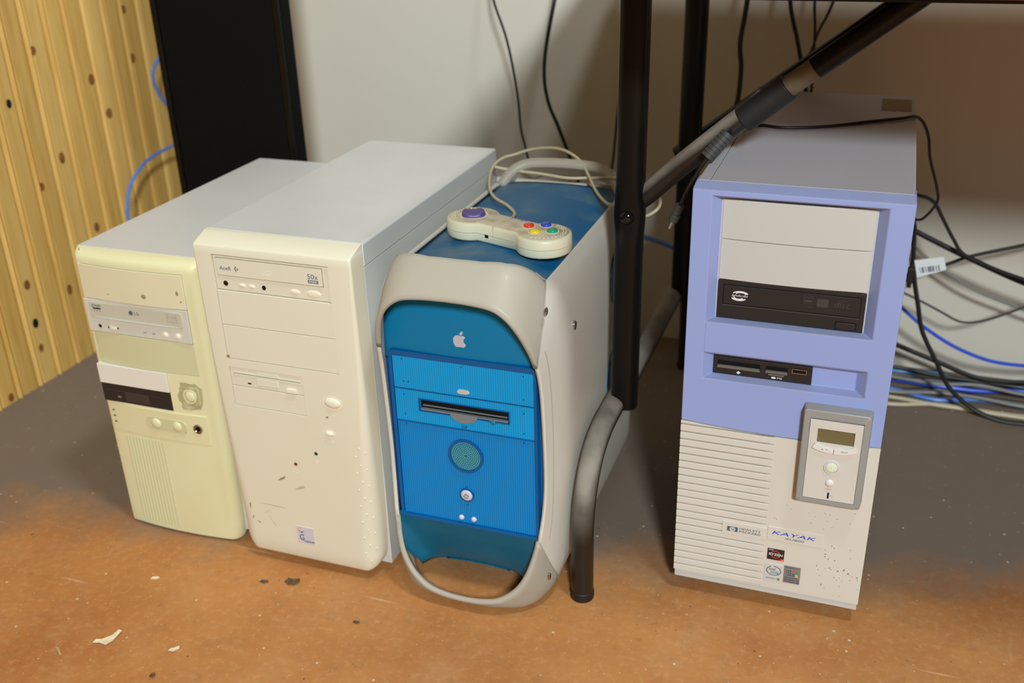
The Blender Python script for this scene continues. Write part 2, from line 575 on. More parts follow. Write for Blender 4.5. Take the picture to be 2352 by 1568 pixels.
def slab(bm, x0, x1, z0, z1, fy, th, nx=14, nz=1):
    """panel whose front follows y = fy(x, z), th thick"""
    F, K = [], []
    for j in range(nz + 1):
        z = z0 + (z1 - z0) * j / nz
        F.append([bm.verts.new((x0 + (x1 - x0) * i / nx, fy(x0 + (x1 - x0) * i / nx, z), z)) for i in range(nx + 1)])
        K.append([bm.verts.new((x0 + (x1 - x0) * i / nx, fy(x0 + (x1 - x0) * i / nx, z) + th, z)) for i in range(nx + 1)])
    for j in range(nz):
        for i in range(nx):
            bm.faces.new((F[j][i], F[j][i + 1], F[j + 1][i + 1], F[j + 1][i]))
            bm.faces.new((K[j][i + 1], K[j][i], K[j + 1][i], K[j + 1][i + 1]))
        bm.faces.new((F[j][0], F[j + 1][0], K[j + 1][0], K[j][0]))
        bm.faces.new((F[j][nx], K[j][nx], K[j + 1][nx], F[j + 1][nx]))
    for i in range(nx):
        bm.faces.new((F[0][i + 1], F[0][i], K[0][i], K[0][i + 1]))
        bm.faces.new((F[nz][i], F[nz][i + 1], K[nz][i + 1], K[nz][i]))

def text_bm(bm, s, x0, x1, z0, z1, y, shear=0.0, th=0.00012, fy=None, sx=None):
    """letters facing -y, fitted into the rectangle"""
    cu = bpy.data.curves.new('tmp_text', 'FONT')
    cu.body = s
    cu.extrude = 0.001
    cu.resolution_u = 3
    cu.shear = shear
    to = bpy.data.objects.new('tmp_text', cu)
    COL.objects.link(to)
    dg = bpy.context.evaluated_depsgraph_get()
    me = bpy.data.meshes.new_from_object(to.evaluated_get(dg))
    bpy.data.objects.remove(to)
    bpy.data.curves.remove(cu)
    if not me.vertices:
        bpy.data.meshes.remove(me)
        return
    xs = [v.co.x for v in me.vertices]
    ys = [v.co.y for v in me.vertices]
    ax, bx_, ay, by = min(xs), max(xs), min(ys), max(ys)
    vs = []
    for v in me.vertices:
        X = x0 + (v.co.x - ax) / max(bx_ - ax, 1e-6) * (x1 - x0)
        Z = z0 + (v.co.y - ay) / max(by - ay, 1e-6) * (z1 - z0)
        yy = (fy(X, Z) if fy else y)
        vs.append(bm.verts.new((X, yy - th if v.co.z > 0 else yy + 0.0002, Z)))
    for p in me.polygons:
        try:
            bm.faces.new([vs[i] for i in p.vertices])
        except ValueError:
            pass
    bpy.data.meshes.remove(me)

def lettering(parent, items, m, off, name='lettering', y=-0.0003):
    bm = B()
    for it in items:
        s, x0, x1, z0, z1 = it[:5]
        text_bm(bm, s, x0, x1, z0, z1, it[5] if len(it) > 5 else y, it[6] if len(it) > 6 else 0.0)
    return obj(name, bm, m, parent, off, smooth=False, recalc=False)

def front(levels, xs, holes, depth, nc=6):
    """moulded front: stacked horizontal sections with rounded vertical corners and box recesses.
    level = (z, xl, xr, r, yf, bow, yb); holes = (x0, x1, z0, z1) on the xs / z grid"""
    bm = B()  # added sheet behind the slats, darkened to stand for the shade between them
    rows = []
    for (z, xl, xr, r, yf, bow, yb) in levels:
        xc, hw = (xl + xr) / 2, (xr - xl) / 2
        fy = lambda x: yf - bow * (1 - ((x - xc) / hw) ** 2)
        row = [(xl, yb, z)]
        yl = fy(xl + r)
        for i in range(nc + 1):
            t = PI / 2 * i / nc
            row.append((xl + r - r * math.cos(t), yl + r - r * math.sin(t), z))
        row += [(x, fy(x), z) for x in xs]
        for i in range(nc + 1):
            t = PI / 2 * i / nc
            row.append((xr - r + r * math.sin(t), yl + r - r * math.cos(t), z))
        row.append((xr, yb, z))
        rows.append([bm.verts.new(p) for p in row])
    i0 = nc + 2
    cut = set()
    for (x0, x1, z0, z1) in holes:
        for j in range(len(levels) - 1):
            if levels[j][0] >= z0 - 1e-6 and levels[j + 1][0] <= z1 + 1e-6:
                for i in range(len(xs) - 1):
                    if xs[i] >= x0 - 1e-6 and xs[i + 1] <= x1 + 1e-6:
                        cut.add((j, i0 + i))
    for j in range(len(rows) - 1):
        for i in range(len(rows[0]) - 1):
            if (j, i) not in cut:
                bm.faces.new((rows[j][i], rows[j][i + 1], rows[j + 1][i + 1], rows[j + 1][i]))
    bm.faces.new(list(reversed(rows[0])))
    bm.faces.new(rows[-1])
    bm.faces.new([r[0] for r in reversed(rows)] + [r[-1] for r in rows])
    # recess walls
    inner = {}
    def iv(j, i):
        if (j, i) not in inner:
            c = rows[j][i].co
            inner[(j, i)] = bm.verts.new((c.x, c.y + depth, c.z))
        return inner[(j, i)]
    for (j, i) in cut:
        for (nj, ni, a, b) in ((j - 1, i, (j, i), (j, i + 1)), (j + 1, i, (j + 1, i + 1), (j + 1, i)),
                               (j, i - 1, (j + 1, i), (j, i)), (j, i + 1, (j, i + 1), (j + 1, i + 1))):
            if (nj, ni) not in cut:
                bm.faces.new((rows[a[0]][a[1]], rows[b[0]][b[1]], iv(*b), iv(*a)))
        bm.faces.new((iv(j, i), iv(j, i + 1), iv(j + 1, i + 1), iv(j + 1, i)))
    return bm

# ------------------------------------------------------------------ setting
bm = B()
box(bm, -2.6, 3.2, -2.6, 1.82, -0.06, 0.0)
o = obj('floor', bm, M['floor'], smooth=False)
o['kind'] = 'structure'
bm = B()
box(bm, -1.50, 3.2, 1.72, 1.82, 0.0, 2.6)
o = obj('wall_back', bm, M['wall'], smooth=False)
o['kind'] = 'structure'
bm = B()
box(bm, -1.50, -1.358, 0.5, 1.72, 0.0, 2.6)
wall_left = obj('wall_left', bm, M['pine'][1], smooth=False)
wall_left['kind'] = 'structure'

KN = [(1.286, 0.481, 1), (1.355, 0.553, 0), (1.373, 0.368, 0), (1.489, 0.483, 0), (1.51, 0.416, 0), (1.599, 0.588, 0),
      (1.42, 0.225, 0), (1.312, 0.333, 0), (1.323, 0.139, 0), (1.233, 0.183, 0), (1.231, 0.112, 1), (1.23, 0.065, 0), (1.143, 0.011, 0),
      (1.60, 0.50, 0)]
pitch = 0.0475
k = 0
yy = 1.253 - pitch * 15
while yy < 1.70:
    y0, y1 = yy, min(yy + pitch, 1.72)
    X = -1.346
    # tongue-and-groove board: groove, bead, flat face
    prof = [(-1.358, y0 + 0.0006), (X - 0.006, y0 + 0.0006), (X, y0 + 0.0035), (X + 0.0026, y0 + 0.0065), (X, y0 + 0.0095),
            (X - 0.0045, y0 + 0.0108), (X, y0 + 0.0140), (X, y1 - 0.0032), (X - 0.006, y1 - 0.0006), (-1.358, y1 - 0.0006)]
    bm = B()
    prism(bm, prof, 0.0, 2.6, 'z')
    pl = obj('plank', bm, M['pine'][k % 3], wall_left, angle=50)
    for (ky, kz, hole) in KN:
        if y0 <= ky < y1:
            bm = B()
            n = 14
            a = 0.0052 + 0.0022 * random.random()
            b_ = a * (1.3 + 0.3 * random.random())
            prism(bm, ell(min(max(ky, y0 + 0.014), y1 - 0.009), max(kz, b_), a, b_, n), X - 0.001, X + 0.00035, 'x')
            obj('knot', bm, M['knot_dark'] if hole else M['knot'], pl)
    yy += pitch
    k += 1

# ------------------------------------------------------------------ desk (only its near end is in view)
desk = thing('desk', (-0.264, 1.29, 0.0), 'black tubular steel desk frame standing over the computers, with dusty foot and diagonal brace', 'desk')
DO = (0.264, -1.29, 0.0)
TX = -0.277
# inverted U foot
bm = B()
tube(bm, [(TX, 0.958, 0.0), (TX, 0.958, 0.06), (TX, 0.959, 0.105), (TX, 0.970, 0.142), (TX, 0.996, 0.174), (TX, 1.034, 0.190), (TX, 1.09, 0.1935),
          (TX, 1.28, 0.1935), (TX, 1.48, 0.1935), (TX, 1.54, 0.188), (TX, 1.578, 0.17), (TX, 1.60, 0.135), (TX, 1.606, 0.08), (TX, 1.606, 0.0)], 0.0136, n=20, sub=6)
obj('foot_tube', bm, M['black_dusty'], desk, DO)
bm = B()
cyl(bm, (TX, 0.958, 0.0), (TX, 0.958, 0.012), 0.0146, 20)
cyl(bm, (TX, 1.606, 0.0), (TX, 1.606, 0.012), 0.0146, 20)
obj('foot_cap', bm, M['sleeve'], desk, DO, bevel=0.002)
def post(y, name, bolt=True):
    bm = B()
    n = 22
    rows = []
    zs = [0.19, 0.24, 0.38, 0.415, 0.432, 0.444, 0.458, 0.48, 0.52, 0.60, 0.72]
    for z in zs:
        d = math.exp(-((z - 0.444) / 0.022) ** 2) if bolt else 0.0
        rx, ry = 0.0165 + 0.0022 * d, 0.0150 - 0.005 * d
        xx = -0.2645 + (z - 0.44) * 0.006
        row = []
        for i in range(n):
            t = 2 * PI * i / n
            c, s = math.cos(t), math.sin(t)
            row.append(bm.verts.new((xx + rx * math.copysign(abs(c) ** 0.75, c), y + ry * math.copysign(abs(s) ** 0.75, s), z)))
        rows.append(row)
    for a, b in zip(rows, rows[1:]):
        for i in range(n):
            j = (i + 1) % n
            bm.faces.new((a[i], a[j], b[j], b[i]))
    bm.faces.new(list(reversed(rows[0])))
    bm.faces.new(rows[-1])
    return obj(name, bm, M['black_gloss'], desk, DO, angle=60)
post(1.108, 'post')
post(1.475, 'post', False)
bm = B()
dome(bm, -0.2655, 0.4415, 1.098, 0.0085, 0.0085, 0.006, n=24)
obj('bolt', bm, M['steel_dome'], desk, DO)
# brace: dusty lower tube, rubber sleeve, taped stub, upper tube
br = [(-0.250, 0.462), (-0.192, 0.513), (-0.118, 0.585), (-0.084, 0.606), (-0.004, 0.668), (0.012, 0.681)]
bm = B()
tube(bm, [(-0.2555, 1.118, 0.455), (-0.243, 1.112, 0.470), (br[1][0], 1.10, br[1][1] + 0.0065), (-0.118, 1.10, 0.585)], [0.0100, 0.0124, 0.0124, 0.0124], n=16, sub=4)
obj('brace', bm, M['black_dusty'], desk, DO)
def lerp2(t):
    return (-0.118 + (0.012 + 0.118) * t, 0.582 + (0.684 - 0.582) * t)
bm = B()
a0, a1 = (-0.142, 0.561), (-0.098, 0.598)
cyl(bm, (a0[0], 1.10, a0[1]), (a1[0], 1.10, a1[1]), 0.0150, 20)
obj('rubber_sleeve', bm, M['sleeve'], desk, DO, bevel=0.0015)
b0, b1 = lerp2(0.12), lerp2(0.36)
bm = B()
cyl(bm, (b0[0], 1.10, b0[1]), (b1[0], 1.10, b1[1]), 0.0112, 18)
obj('tape_wrap', bm, M['tape'], desk, DO)
b0, b1 = lerp2(0.35), lerp2(1.16)
bm = B()
cyl(bm, (b0[0], 1.10, b0[1]), (b1[0], 1.10, b1[1]), 0.0118, 18)
obj('brace', bm, M['black_gloss'], desk, DO)
bm = B()
tube(bm, [(-0.286, 1.495, 0.411), (-0.177, 1.495, 0.497), (-0.101, 1.495, 0.556), (0.075, 1.495, 0.694)], 0.0120, n=14, sub=2)
obj('brace', bm, M['black_gloss'], desk, DO)
bm = B()
box(bm, -0.305, 1.15, 1.086, 1.112, 0.6845, 0.712)
box(bm, -0.305, 1.15, 1.462, 1.488, 0.690, 0.712)
box(bm, -0.277, -0.252, 1.112, 1.462, 0.690, 0.712)
obj('top_rail', bm, M['black_gloss'], desk, DO, bevel=0.002)
bm = B()
box(bm, -0.40, 1.20, 0.880, 1.645, 0.7130, 0.735)
obj('desktop', bm, M['desk_wood'], desk, DO, bevel=0.002)

# ------------------------------------------------------------------ black tower case in the corner
t = thing('black_board', (-1.006, 1.415, 0.0), 'tall flat black panel with a narrow edge strip, standing upright behind the two beige computers', 'board')
O_ = (1.006, -1.415, 0.0)
bm = B()
box(bm, -1.126, -0.8870, 1.402, 1.432, 0.0, 1.18)
obj('body', bm, M['black_panel'], t, O_, bevel=0.003)
bm = B()
box(bm, -1.112, -0.9000, 1.3985, 1.4025, 0.012, 1.168)
obj('front_panel', bm, M['black_panel'], t, O_, bevel=0.0015)
for (xa, xb) in ((-1.1245, -1.1135), (-0.8985, -0.8880)):
    bm = B()
    box(bm, xa, xb, 1.3975, 1.4025, 0.006, 1.176)
    obj('edge_strip', bm, M['black_gloss'], t, O_, bevel=0.0015)

# ------------------------------------------------------------------ left tower (yellowed, short)
W, D = 0.1861, 0.4373
lg = thing('tower_computer', (-0.9254 + W / 2, 0.9155 + D / 2, 0.0), 'yellowed beige tower computer at the left end of the row, with a black floppy slot', 'computer', 'computers standing on the floor', rz=0.006)
LO = (-W / 2, -D / 2, 0)
bm = B()
box(bm, 0.0006, W - 0.0006, 0.0205, D, 0.012, 0.378)
obj('chassis', bm, M['case_metal'], lg, LO, bevel=0.001)
bm = B()
prism(bm, [(0.0, 0.372), (0.0, 0.400), (0.0013, 0.4013), (W - 0.0013, 0.4013), (W, 0.400), (W, 0.372)], 0.0205, D, 'y')
obj('top_cover', bm, M['case_metal'], lg, LO, bevel=0.001)
BOW = 0.006
def lgy(x, z=0):
    return -BOW * (1 - ((x - W / 2 + 0.0005) / (W / 2)) ** 2)
levels = []
def lv(z, r=0.014, yf=0.006, bow=BOW, in_=0.0):
    return (z, 0.0004 + in_, W - 0.0006 - in_, r, yf, bow, 0.021)
for z, in_ in ((0.004, 0.006), (0.010, 0.003), (0.03, 0.002), (0.1485, 0.0008), (0.1492, 0.0008), (0.1945, 0.0004), (0.2490, 0), (0.2940, 0), (0.3390, 0), (0.3850, 0.0), (0.3885, 0.0)):
    levels.append(lv(z, in_=in_))
levels += [lv(0.3925, yf=0.0066), lv(0.3955, r=0.013, yf=0.0085), lv(0.3985, r=0.011, yf=0.0125, bow=0.005), (0.4008, 0.001, W - 0.001, 0.004, 0.0185, 0.002, 0.0215)]
xs = [0.0098, 0.0300, 0.0500, 0.0700, 0.0900, 0.1172, 0.1400, 0.1638]
obj('bezel', front(levels, xs, [(0.0098, 0.1638, 0.2490, 0.3850), (0.0098, 0.1172, 0.1945, 0.2490)], 0.008), M['lg_bezel'], lg, LO, bevel=0.0, angle=45)
f0 = lambda x, z: lgy(x) + 0.006
bm = B()
slab(bm, 0.0103, 0.1633, 0.3393, 0.3843, lambda x, z: f0(x, z) - 0.0012, 0.008)
cv = obj('bay_cover', bm, M['lg_cover'], lg, LO, bevel=0.0008)
bm = B()
for (sx, sz, a, b_) in ((0.106, 0.352, 0.0035, 0.0030), (0.154, 0.3605, 0.002, 0.0030), (0.1575, 0.350, 0.0012, 0.0010), (0.052, 0.349, 0.001, 0.001)):
    y_ = f0(sx, sz) - 0.0014
    prism(bm, ell(sx, sz, a, b_, 10), y_, y_ + 0.001)
obj('stain', bm, M['scuff'], cv, (0, 0, 0))
COL.objects[-1].data.transform(Matrix.Translation(LO))
bm = B()
slab(bm, 0.0103, 0.1633, 0.2493, 0.2938, lambda x, z: f0(x, z) + 0.0006, 0.007)
obj('bay_cover', bm, M['lg_blank'], lg, LO, bevel=0.0006)
# optical drive
yd = 0.0012
bm = B()
box(bm, 0.0103, 0.1633, yd, yd + 0.008, 0.2943, 0.3387)
dv = obj('optical_drive', bm, M['lg_drive'], lg, LO, bevel=0.0008)
bm = B()
prism(bm, rrect(0.0178, 0.1550, 0.3143, 0.3352, 0.003), yd - 0.0012, yd + 0.002)
obj('tray_door', bm, M['lg_tray'], dv, LO, bevel=0.0006)
bm = B()
slab(bm, 0.024, 0.149, 0.3150, 0.3156, lambda x, z: yd - 0.0018 - 0.0015 * (1 - ((x - 0.0865) / 0.063) ** 2), 0.002)
obj('tray_lip', bm, M['lg_drive'], dv, LO)
bm = B()
ring(bm, 0.0285, 0.3031, yd - 0.0006, yd + 0.001, 0.0034, 0.0034, 0.0010)
obj('jack_ring', bm, M['lg_tray'], dv, LO)
bm = B()
prism(bm, ell(0.0285, 0.3031, 0.0025, 0.0025, 18), yd - 0.0003, yd + 0.001)
box(bm, 0.0400, 0.0560, yd - 0.0003, yd + 0.0005, 0.3012, 0.3036)
obj('socket', bm, M['dark'], dv, LO)
bm = B()
slab(bm, 0.0415, 0.0545, 0.3009, 0.3040, lambda x, z: yd - 0.0018 * (1 - ((x - 0.048) / 0.0066) ** 2), 0.002, 10)
obj('volume_wheel', bm, M['ac_btn'], dv, LO)
for bx in (0.1263, 0.1446):
    bm = B()
    ring(bm, bx, 0.3026, yd - 0.0004, yd + 0.001, 0.0052, 0.0052, 0.0008)
    dome(bm, bx, 0.3026, yd - 0.0002, 0.0041, 0.0041, 0.0018)
    obj('button', bm, M['ac_btn'], dv, LO)
bm = B()
box(bm, 0.0935, 0.0980, yd - 0.0003, yd + 0.001, 0.3014, 0.3022)
box(bm, 0.1066, 0.1111, yd - 0.0003, yd + 0.001, 0.3014, 0.3022)
obj('indicator_light', bm, M['ink_blue'], dv, LO)
yt = yd - 0.0013
bm = B()
text_bm(bm, 'DVD', 0.0225, 0.0365, 0.3290, 0.3325, yt, 0.2)
prism(bm, ell(0.0295, 0.3272, 0.0068, 0.0011, 20), yt - 0.0001, yt + 0.0004)
for kx in (0.025, 0.0290, 0.033):
    box(bm, kx, kx + 0.0016, yt - 0.0001, yt + 0.0003, 0.3237, 0.3243)
obj('lettering', bm, M['ink_dark'], dv, LO, smooth=False, recalc=False)
bm = B()
prism(bm, ell(0.0808, 0.3270, 0.0031, 0.0031, 24), yt - 0.0001, yt + 0.0004)
text_bm(bm, 'LG', 0.0860, 0.0925, 0.3250, 0.3292, yt)
obj('logo', bm, M['ink_grey'], dv, LO, smooth=False, recalc=False)
bm = B()
prism(bm, rrect(0.1335, 0.1487, 0.3210, 0.3318, 0.0008, 2), yt - 0.0001, yt + 0.0004)
obj('disc_logo', bm, M['ink_soft'], dv, LO)
bm = B()
text_bm(bm, 'COMPACT', 0.1350, 0.1472, 0.3292, 0.3308, yt - 0.0002)
text_bm(bm, 'disc', 0.1348, 0.1474, 0.3237, 0.3285, yt - 0.0002, 0.2)
text_bm(bm, 'ReWritable', 0.1350, 0.1472, 0.3217, 0.3230, yt - 0.0002)
obj('lettering', bm, M['lg_drive'], dv, LO, smooth=False, recalc=False)
# floppy bay
bm = B()
box(bm, 0.0103, 0.1166, -0.0012, 0.008, 0.2215, 0.2487)
obj('filler_plate', bm, M['lg_white'], lg, LO, bevel=0.0006)
bm = B()
box(bm, 0.0103, 0.1166, 0.0, 0.008, 0.1950, 0.2212)
fd = obj('floppy_drive', bm, M['floppy_black'], lg, LO, bevel=0.0006)
bm = B()
box(bm, 0.0155, 0.0470, -0.0006, 0.001, 0.2118, 0.2126)
box(bm, 0.0820, 0.1110, -0.0006, 0.001, 0.2118, 0.2126)
obj('slot_edge', bm, M['floppy_dark'], fd, LO)
bm = B()
box(bm, 0.0460, 0.0830, -0.0010, 0.001, 0.1985, 0.2122)
obj('slot_flap', bm, M['floppy_dark'], fd, LO, bevel=0.0005)
bm = B()
box(bm, 0.0330, 0.0385, -0.0005, 0.001, 0.2015, 0.2045)
obj('activity_light', bm, M['hp_slot'], fd, LO)
# power button in a square recess, grime round it
def lgf(x, z=0):
    return 0.006 - BOW * (1 - ((x - W / 2) / (W / 2)) ** 2)
yb_ = lgf(0.146)
bm = B()
rg = random.Random(11)
for (rx_, rz_, n_) in ((0.0175, 0.0200, 26),):
    rows = []
    for q in range(5):
        row = []
        for i in range(n_):
            a_ = 2 * PI * i / n_
            k_ = (0.55 + 0.45 * q / 4) * (1.0 if q < 4 else rg.uniform(0.86, 1.12))
            x_, z_ = 0.1465 + rx_ * k_ * math.copysign(abs(math.cos(a_)) ** 0.7, math.cos(a_)), 0.2190 + rz_ * k_ * math.copysign(abs(math.sin(a_)) ** 0.7, math.sin(a_))
            row.append(bm.verts.new((x_, lgf(x_) - 0.0003, z_)))
        rows.append(row)
    for u, v in zip(rows, rows[1:]):
        for i in range(n_):
            j = (i + 1) % n_
            bm.faces.new((u[i], v[i], v[j], u[j]))
obj('grime_patch', bm, M['grime'], lg, LO)
bm = B()
P1, P2 = rrect(0.1318, 0.1605, 0.2048, 0.2338, 0.004), rrect(0.1338, 0.1585, 0.2068, 0.2318, 0.003)
for (A_, yA, C_, yC) in ((P1, yb_ - 0.0004, P2, yb_ - 0.0012),):
    a = [bm.verts.new((p[0], yA + 0.001, p[1])) for p in A_]
    b = [bm.verts.new((p[0], yC, p[1])) for p in C_]
    c = [bm.verts.new((p[0] * 0.94 + 0.146 * 0.06, yC, p[1] * 0.94 + 0.2193 * 0.06)) for p in C_]
    d = [bm.verts.new((p[0] * 0.93 + 0.146 * 0.07, yb_ - 0.0002, p[1] * 0.93 + 0.2193 * 0.07)) for p in C_]
    for u, v in ((a, b), (b, c), (c, d)):
        for i in range(len(u)):
            j = (i + 1) % len(u)
            bm.faces.new((u[i], u[j], v[j], v[i]))
    bm.faces.new(d)
obj('button_surround', bm, M['grime'], lg, LO)
bm = B()
ring(bm, 0.1465, 0.2200, yb_ - 0.0022, yb_ + 0.001, 0.0098, 0.0098, 0.0018)
dome(bm, 0.1465, 0.2200, yb_ - 0.0008, 0.0078, 0.0078, 0.0030)
obj('power_button', bm, M['lg_bezel'], lg, LO)
# lower control strip
bm = B()
slab(bm, 0.0115, 0.1645, 0.1495, 0.1925, lambda x, z: lgf(x) - 0.0006 - 0.0012 * (z - 0.1495) / 0.043, 0.004, 16)
st = obj('control_strip', bm, M['lg_bezel'], lg, LO, bevel=0.0006)
bm = B()
for lz in (0.1803, 0.1717, 0.1629):
    y_ = lgf(0.0187) - 0.0019
    box(bm, 0.0170, 0.0204, y_, y_ + 0.002, lz - 0.0008, lz + 0.0008)
obj('indicator_light', bm, M['led_green'], st, LO)
bm = B()
y_ = lgf(0.10) - 0.0022
prism(bm, rrect(0.072, 0.133, 0.1635, 0.1815, 0.006), y_ + 0.0004, y_ + 0.003)
obj('button_recess', bm, M['lg_blank'], st, LO)
for bx in (0.0878, 0.1197):
    bm = B()
    dome(bm, bx, 0.1732, lgf(bx) - 0.0018, 0.0072, 0.0072, 0.0030)
    obj('button', bm, M['lg_bezel'], st, LO)
y_ = lgf(0.150) - 0.0016
bm = B()
ring(bm, 0.1500, 0.1737, y_ - 0.0016, y_ + 0.001, 0.0066, 0.0066, 0.0014)
prism(bm, ell(0.1500, 0.1737, 0.0054, 0.0054, 20), y_ - 0.0006, y_ + 0.001)
obj('key_lock', bm, M['chrome'], st, LO)
bm = B()
prism(bm, ell(0.1500, 0.1737, 0.0036, 0.0036, 18), y_ - 0.0009, y_)
obj('keyhole', bm, M['dark'], st, LO)
bm = B()
for i in range(12):
    rx = 0.0305 + i * 0.00525
    y_ = lgf(rx)
    prism(bm, [(rx, y_ + 0.002), (rx + 0.0003, y_ - 0.0008), (rx + 0.0020, y_ - 0.0008), (rx + 0.0028, y_ + 0.002)], 0.012, 0.1445, 'z')
obj('vent_ribs', bm, M['lg_blank'], lg, LO, kind='stuff')
bm = B()
for fx, fy_ in ((0.02, 0.05), (W - 0.02, 0.05), (0.02, D - 0.04), (W - 0.02, D - 0.04)):
    cyl(bm, (fx, fy_, 0.0), (fx, fy_, 0.0122), 0.009, 14)
obj('feet', bm, M['sleeve'], lg, LO)

# ------------------------------------------------------------------ second tower (cream)
W, D = 0.2042, 0.4452
ac = thing('tower_computer', (-0.7244 + W / 2, 0.9008 + D / 2, 0.0), 'tall cream tower computer between the yellowed tower and the blue one', 'computer', 'computers standing on the floor')
AO = (-W / 2, -D / 2, 0)
Y0 = 0.0295
bm = B()
box(bm, 0.0006, W - 0.0006, Y0, D, 0.012, 0.416)
obj('chassis', bm, M['case_metal'], ac, AO, bevel=0.001)
bm = B()
prism(bm, [(0.0, 0.4165), (0.0, 0.4420), (0.0017, 0.4437), (W - 0.0017, 0.4437), (W, 0.4420), (W, 0.4165)], Y0 + 0.0006, D, 'y')
obj('top_cover', bm, M['case_metal'], ac, AO, bevel=0.001)
levels = []
curve_ = []
for q in range(9):
    a_ = PI / 2 * q / 8
    curve_.append((0.0140 + 0.026 * (1 - math.cos(a_)), 0.0030 + 0.0185 * (1 - math.sin(a_)), 0.0225, 0.0040 * (1 - math.sin(a_))))
for (z, in_, r, yf) in curve_ + [(0.0600, 0.0020, 0.022, 0.0),
                        (0.10, 0.0010, 0.019, 0.0), (0.16, 0.0004, 0.0150, 0.0), (0.2295, 0.0, 0.0100, 0.0), (0.2820, 0.0, 0.0070, 0.0), (0.2924, 0.0, 0.0066, 0.0),
                        (0.36, 0.0, 0.0045, 0.0), (0.4243, 0.0, 0.0032, 0.0), (0.4325, 0.0, 0.0030, 0.0), (0.4345, 0.0003, 0.0030, 0.0008), (0.4355, 0.0006, 0.0030, 0.0024)]:
    r = min(r, 0.0246 - 0.0010 - in_)
    levels.append((z, 0.0010 + in_, W - 0.0008 - in_, r, yf, 0.0, Y0))
levels.append((0.4432, 0.0012, W - 0.0012, 0.0028, Y0 - 0.004, 0.0, Y0 + 0.001))
xs = [0.0500 * 0 + 0.0255 * 0 + 0.02480, 0.05, 0.0745, 0.10, 0.1250, 0.15, 0.1750]
obj('bezel', front(levels, xs, [(0.0248, 0.1750, 0.2924, 0.4243), (0.0248, 0.1250, 0.2295, 0.2820)], 0.009, nc=8), M['ac_bezel'], ac, AO, angle=40)
for z0, z1 in ((0.3370, 0.3803), (0.2931, 0.3364)):
    bm = B()
    box(bm, 0.0253, 0.1745, 0.0008, 0.008, z0, z1)
    obj('bay_cover', bm, M['ac_cover'], ac, AO, bevel=0.0006)
yd = 0.0022
bm = B()
box(bm, 0.0256, 0.1738, yd, 0.010, 0.3812, 0.4226)
dv = obj('optical_drive', bm, M['ac_drive'], ac, AO, bevel=0.0006)
bm = B()
frame(bm, 0.0290, 0.1665, 0.3985, 0.4206, 0.0007, yd - 0.0002, yd + 0.001)
obj('tray_gap', bm, M['scuff'], dv, AO)
bm = B()
prism(bm, rrect(0.0297, 0.1658, 0.3992, 0.4199, 0.0012, 3), yd - 0.0014, yd + 0.002)
obj('tray_door', bm, M['ac_drive'], dv, AO, bevel=0.0005)
yt = yd - 0.0015
bm = B()
text_bm(bm, 'AceR', 0.0335, 0.0490, 0.4062, 0.4108, yt, 0.05)
obj('lettering', bm, M['ink_blue'], dv, AO, smooth=False, recalc=False)
lettering(dv, [('50x', 0.1480, 0.1610, 0.4072, 0.4130)], M['ink_blue'], AO, y=yt)
bm = B()
prism(bm, [(0.0533, 0.4086), (0.0555, 0.4122), (0.0562, 0.4110), (0.0548, 0.4086), (0.0562, 0.4062), (0.0555, 0.4050)], yt - 0.0001, yt + 0.0004)
obj('logo', bm, M['ink_blue'], dv, AO)
bm = B()
prism(bm, [(0.0566, 0.4086), (0.0577, 0.4102), (0.0586, 0.4086), (0.0577, 0.4070)], yt - 0.0001, yt + 0.0004)
obj('logo', bm, M['ink_blue'], dv, AO)
bm = B()
box(bm, 0.1480, 0.1610, yt - 0.0001, yt + 0.0003, 0.4022, 0.4060)
obj('print_block', bm, M['ink_blue'], dv, AO)
lettering(dv, [('max', 0.1497, 0.1594, 0.4030, 0.4052)], M['ac_btn'], AO, y=yt - 0.0002)
bm = B()
text_bm(bm, 'disc', 0.0890, 0.1020, 0.4045, 0.4090, yt, 0.2)
text_bm(bm, 'COMPACT', 0.0915, 0.1015, 0.4096, 0.4108, yt)
obj('disc_logo', bm, M['ac_btn'], dv, AO, smooth=False, recalc=False)
bm = B()
ring(bm, 0.0382, 0.3893, yd - 0.0004, yd + 0.001, 0.0034, 0.0034, 0.0009)
obj('jack_ring', bm, M['chrome'], dv, AO)
bm = B()
prism(bm, ell(0.0382, 0.3893, 0.0026, 0.0026, 16), yd - 0.0003, yd + 0.001)
prism(bm, ell(0.0886, 0.3890, 0.0026, 0.0028, 16), yd - 0.0003, yd + 0.001)
obj('socket', bm, M['dark'], dv, AO)
for bx, rx in ((0.0600, 0.0045), (0.0725, 0.0045), (0.1286, 0.0066), (0.1526, 0.0094)):
    bm = B()
    ring(bm, bx, 0.3886, yd - 0.0001, yd + 0.001, rx + 0.0007, rx * 0.42 + 0.0012, 0.0008)
    dome(bm, bx, 0.3886, yd, rx, rx * 0.42 + 0.0005, 0.0012)
    obj('button', bm, M['ac_btn'], dv, AO)
